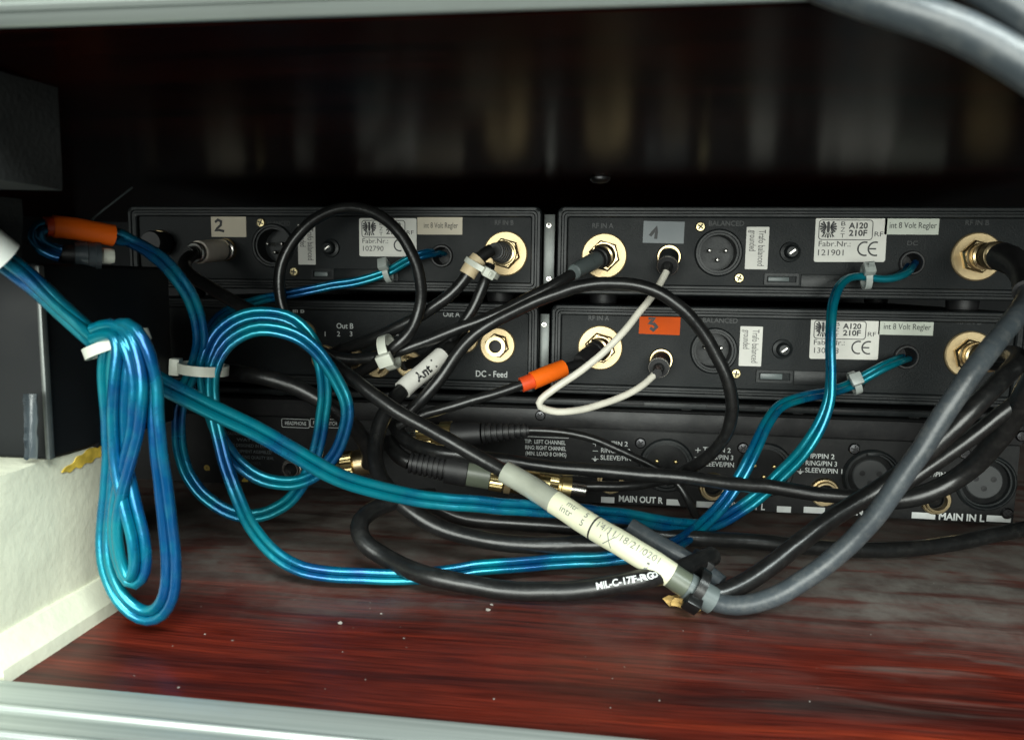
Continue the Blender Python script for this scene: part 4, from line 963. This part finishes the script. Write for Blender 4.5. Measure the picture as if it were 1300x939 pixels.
def print_along(parent, pts, ic, s, r, size, v0, xs=1.0, mat='white_ink'):
    vs, fs = glyphs(s, 0.03); acc = [0.0]
    for i in range(1, len(pts)): acc.append(acc[-1]+(pts[i]-pts[i-1]).length)
    out = []
    for q in vs:
        u_ = acc[ic]+q.x*size*xs
        k = max(1, min(len(pts)-2, next((i for i in range(1, len(pts)) if acc[i] >= u_), len(pts)-2)))
        f_ = (u_-acc[k-1])/max(1e-9, acc[k]-acc[k-1]); p_ = pts[k-1].lerp(pts[k], f_); ax_ = (pts[k+1]-pts[k-2 if k > 1 else 0]).normalized()
        n0 = (CAM-p_); n0 = (n0-ax_*n0.dot(ax_)).normalized(); b = n0.cross(ax_)*-1
        if b.z < 0: b = -b
        a_ = (v0+q.y*size)/r; out.append(p_+(n0*cos(a_)+b*sin(a_))*(r+0.00022))
    return obj('printed_lettering', MB().add(out, fs), mat, parent)
print_along(SLEEVE_OBJ, SLEEVE_PTS, nearest(SLEEVE_PTS, 536, 474), 'Ant 1', 0.0037, 0.0050, -0.0004, 1.0, 'ink')
print_along(t, pts, nearest(pts, 788, 742), 'MIL-C-17F-RG', 0.0031, 0.0027, 0.0004, 1.05)
print_along(t, pts, nearest(pts, 832, 734), '0', 0.0031, 0.0021, 0.0004, 1.05)
t, pts = cable('coax_cable', 'glossy black coax passing behind the blue coil', [(268, 470, 58), (300, 473, 60), (345, 481, 60), (398, 503, 58), (432, 525, 54), (455, 548, 48), (470, 575, 42), (468, 588, 36)], 0.0031)

# ---- coax plugs in front of the rack unit
t, pts = cable('audio_cable', 'thin black cable with ribbed strain relief drooping into MAIN OUT R', [(672, 546, 30), (700, 546, 30), (735, 551, 29), (785, 570, 28), (833, 595, 27), (860, 612, 27), (874, 636, 30), (886, 662, 38), (905, 684, 46)], 0.0016)
p = PY(520, 556, -0.030); q = PY(672, 546, -0.030); ax = q-p; L_ = ax.length*1000
coax(t, p, ax, [('plug_tip', 'nickel', [(0, 3.0), (4, 3.0)]), ('plug_collar', 'brass', [(4, 5.6), (10, 5.6), (10.4, 4.8), (13, 4.8), (13.4, 5.8), (18, 5.8), (18.4, 4.6)], (0, 1, 0.4)), ('plug_body', 'black_rubber', [(18, 5.4), (24, 5.2), (30, 4.6)]), ('strain_relief', 'black_rubber', ribs(L_*0.62, L_, 4.2, 2.6, 8))])
ad = thing('coax_adapter', 'brass and black coax coupler lying in front of the rack unit', 'adapter', PY(640, 612, -0.048)-V((0, 0, 0.006)))
p = PY(516, 586, -0.050); q = PY(724, 620, -0.042); ax = q-p; L_ = ax.length*1000
coax(ad, p, ax, [('bend_relief', 'black_rubber', ribs(L_*0.02, L_*0.24, 4.0, 5.0, 7)), ('boot', 'black_rubber', [(L_*0.24, 5.6), (L_*0.37, 5.8), (L_*0.375, 5.2)]), ('grey_body', 'olive_plastic', [(L_*0.372, 5.3), (L_*0.51, 5.3)]), ('knurled_ring', 'brass', [(L_*0.51, 5.2), (L_*0.515, 5.6), (L_*0.59, 5.6), (L_*0.595, 5.2)], (1, 2, 0.35)), ('lock_ring', 'gold_pale', [(L_*0.60, 5.0), (L_*0.605, 5.8), (L_*0.64, 5.8), (L_*0.645, 5.0)]), ('brass_body', 'brass', [(L_*0.645, 5.2), (L_*0.80, 5.2), (L_*0.805, 4.4), (L_*0.87, 4.4)]), ('lock_ring', 'brass', [(L_*0.87, 4.6), (L_*0.92, 4.6), (L_*0.925, 4.1), (L_*0.94, 4.1), (L_*0.945, 4.6), (L_*1.0, 4.6)], (0, 1, 0.3)), ('jack_shaft', 'nickel', [(L_*1.0, 2.6), (L_*1.09, 2.4), (L_*1.10, 1.8)])])
t, pts = cable('coax_cable', 'black coax feeding the ribbed boot of the brass coupler', [(494, 560, 40), (500, 572, 46), (508, 581, 50), (520, 586, 50)], 0.0030)
pl = thing('coax_plug', 'brass knurled coax plug on the rack unit beside the blue coil', 'plug', PY(440, 588, -0.030)-V((0, 0, 0.007)))
p = PY(418, 593, -0.032); q = PY(470, 585, -0.030); ax = q-p; L_ = ax.length*1000
coax(pl, p, ax, [('cone', 'brass', [(0, 2.4), (L_*0.32, 4.6)]), ('knurled_ring', 'brass', [(L_*0.32, 5.0), (L_*0.34, 5.5), (L_*0.60, 5.5), (L_*0.62, 5.0)], (1, 2, 0.35)), ('plug_body', 'gold', [(L_*0.62, 4.8), (L_*0.66, 5.4), (L_*0.98, 5.4), (L_*1.0, 4.8)]), ('bayonet_stud', 'nickel', [(L_*1.0, 3.2), (L_*1.15, 3.2)])])

# ---- cable of receiver 3 with orange sleeve
t, pts = cable('coax_cable', 'black coax with bright orange sleeve plugged into the receiver marked 3', [(738, 462, 20), (716, 467, 25), (690, 477, 30), (668, 486, 33), (620, 503, 37), (570, 518, 40), (530, 528, 42), (505, 540, 42)], 0.0020)
i0, i1 = nearest(pts, 717, 466), nearest(pts, 668, 486)
so = sleeve(t, pts, i0, i1, 0.0036, 'orange_sleeve', 'orange_sleeve')
sleeve(t, pts, i1-1, i1+2, 0.0030, 'orange_red_sleeve', 'sleeve_end')
p = PY(762, 441, PF)+NY*0.006; ax = (PY(728, 464, -0.022)-p).normalized()
coax(t, p, ax, [('plug_collar', 'gold', [(-1, 5.0), (0.5, 5.2), (2, 5.2), (2.4, 4.6)]), ('plug_body', 'black_rubber', [(2.2, 4.5), (5, 4.4), (5.5, 4.0), (13, 3.6), (17, 2.8)])])

# ---- white patch cable between the audio jacks of receivers 1 and 3
t, pts = cable('patch_cable', 'thin white patch cable looping from receiver 1 down to receiver 3', [(846, 345, 17), (836, 364, 21), (812, 396, 27), (782, 432, 32), (742, 466, 36), (708, 490, 38), (684, 508, 38), (680, 517, 38), (700, 522, 36), (740, 520, 32), (790, 504, 24), (822, 484, 18), (834, 472, 14)], 0.00142, 'white_pvc')
for (px_, py_), (tx, ty) in (((849, 326), (846, 346)), ((839, 457), (835, 472))):
    p = PY(px_, py_, PF)+NY*0.002; ax = (PY(tx, ty, -0.015)-p).normalized()
    coax(t, p, ax, [('plug_body', 'black_rubber', [(0.5, 4.1), (9.4, 4.1), (9.6, 3.9)]), ('plug_rim', 'nickel', [(9.2, 4.2), (9.5, 4.45), (9.9, 4.5), (10.1, 4.3)]), ('plug_back', 'black_rubber', [(10.0, 4.1), (10.25, 4.05), (10.3, 2.3), (15.0, 2.1), (17.5, 1.9)])])

# ---- cable passing close outside the compartment, at the upper edge
def nearpath(px):
    return smooth_path([PY(x, y, -d*0.001) for x, y, d in px])
pts = nearpath([(980, -60, 210), (1040, -22, 214), (1100, 0, 217), (1160, 18, 219), (1220, 40, 220), (1290, 78, 221), (1370, 135, 222), (1450, 210, 222)])
t = thing('hanging_cable', 'thick blue-grey cable hanging in front of the upper aluminium strip', 'cable', pts[-1]); obj('jacket', MB().tube(pts, 0.0025, 18), 'grey_pvc', t)
pts = nearpath([(1150, -75, 217), (1210, -38, 219), (1260, -8, 220), (1300, 18, 221), (1370, 70, 222)])
t = thing('hanging_cable', 'second grey cable above the thick one at the upper aluminium strip', 'cable', pts[-1]); obj('jacket', MB().tube(pts, 0.0023, 16), 'grey_pvc', t)

# ---- thin pale wire end near the orange sleeve
pts = smooth_path([PY(108, 288, -0.112), PY(122, 274, -0.108), PY(145, 256, -0.105), PY(168, 238, -0.100)])
tag(obj('loose_wire', MB().tube(pts, 0.0003, 6), 'grey_sleeve'), 'thin pale wire end sticking up behind the orange sleeve', 'wire')

# ------------------------------------------------------------------ crumbs on the shelf
for k, (x, y, s) in enumerate(((864, 768, 0.0042), (882, 772, 0.0026))):
    p = PZ(x, y, 0.0005); b = blob(p+V((0, 0, s*0.30)), s*1.1, s*0.8, s*0.45, 0.9, 1.6, k+3, 2)
    for v in b.v: v.z = max(v.z, 0.0001)
    tag(obj('wood_chip', b, 'wood_chip', sharp=20), 'larger yellow wood chip beside the sleeve mouth' if k == 0 else 'small yellow wood splinter under the black cable tie', 'wood chip', 'wood chips on the shelf')
m = MB(); random.seed(4)
for k in range(60):
    x = random.uniform(-0.13, 0.17); y = -0.165+0.13*random.random()
    s = random.choice((0.00009, 0.0001, 0.00012, 0.00015, 0.00022)); b = blob(V((x, y, s*0.6)), s*random.uniform(0.8, 1.9), s, s*0.6, 0.6, 2, k, 1); m.add(b.v, b.f)
for px_, py_, s in ((432, 792, 0.0007), (620, 775, 0.0006), (624, 768, 0.0005), (484, 779, 0.0003)):
    p = PZ(px_, py_, 0); b = blob(p+V((0, 0, s*0.6)), s*1.3, s, s*0.7, 0.6, 2, px_, 1); m.add(b.v, b.f)
tag(obj('dust_crumbs', m, 'crumb', sharp=30), 'pale dust crumbs scattered over the red shelf', 'dust', kind='stuff')
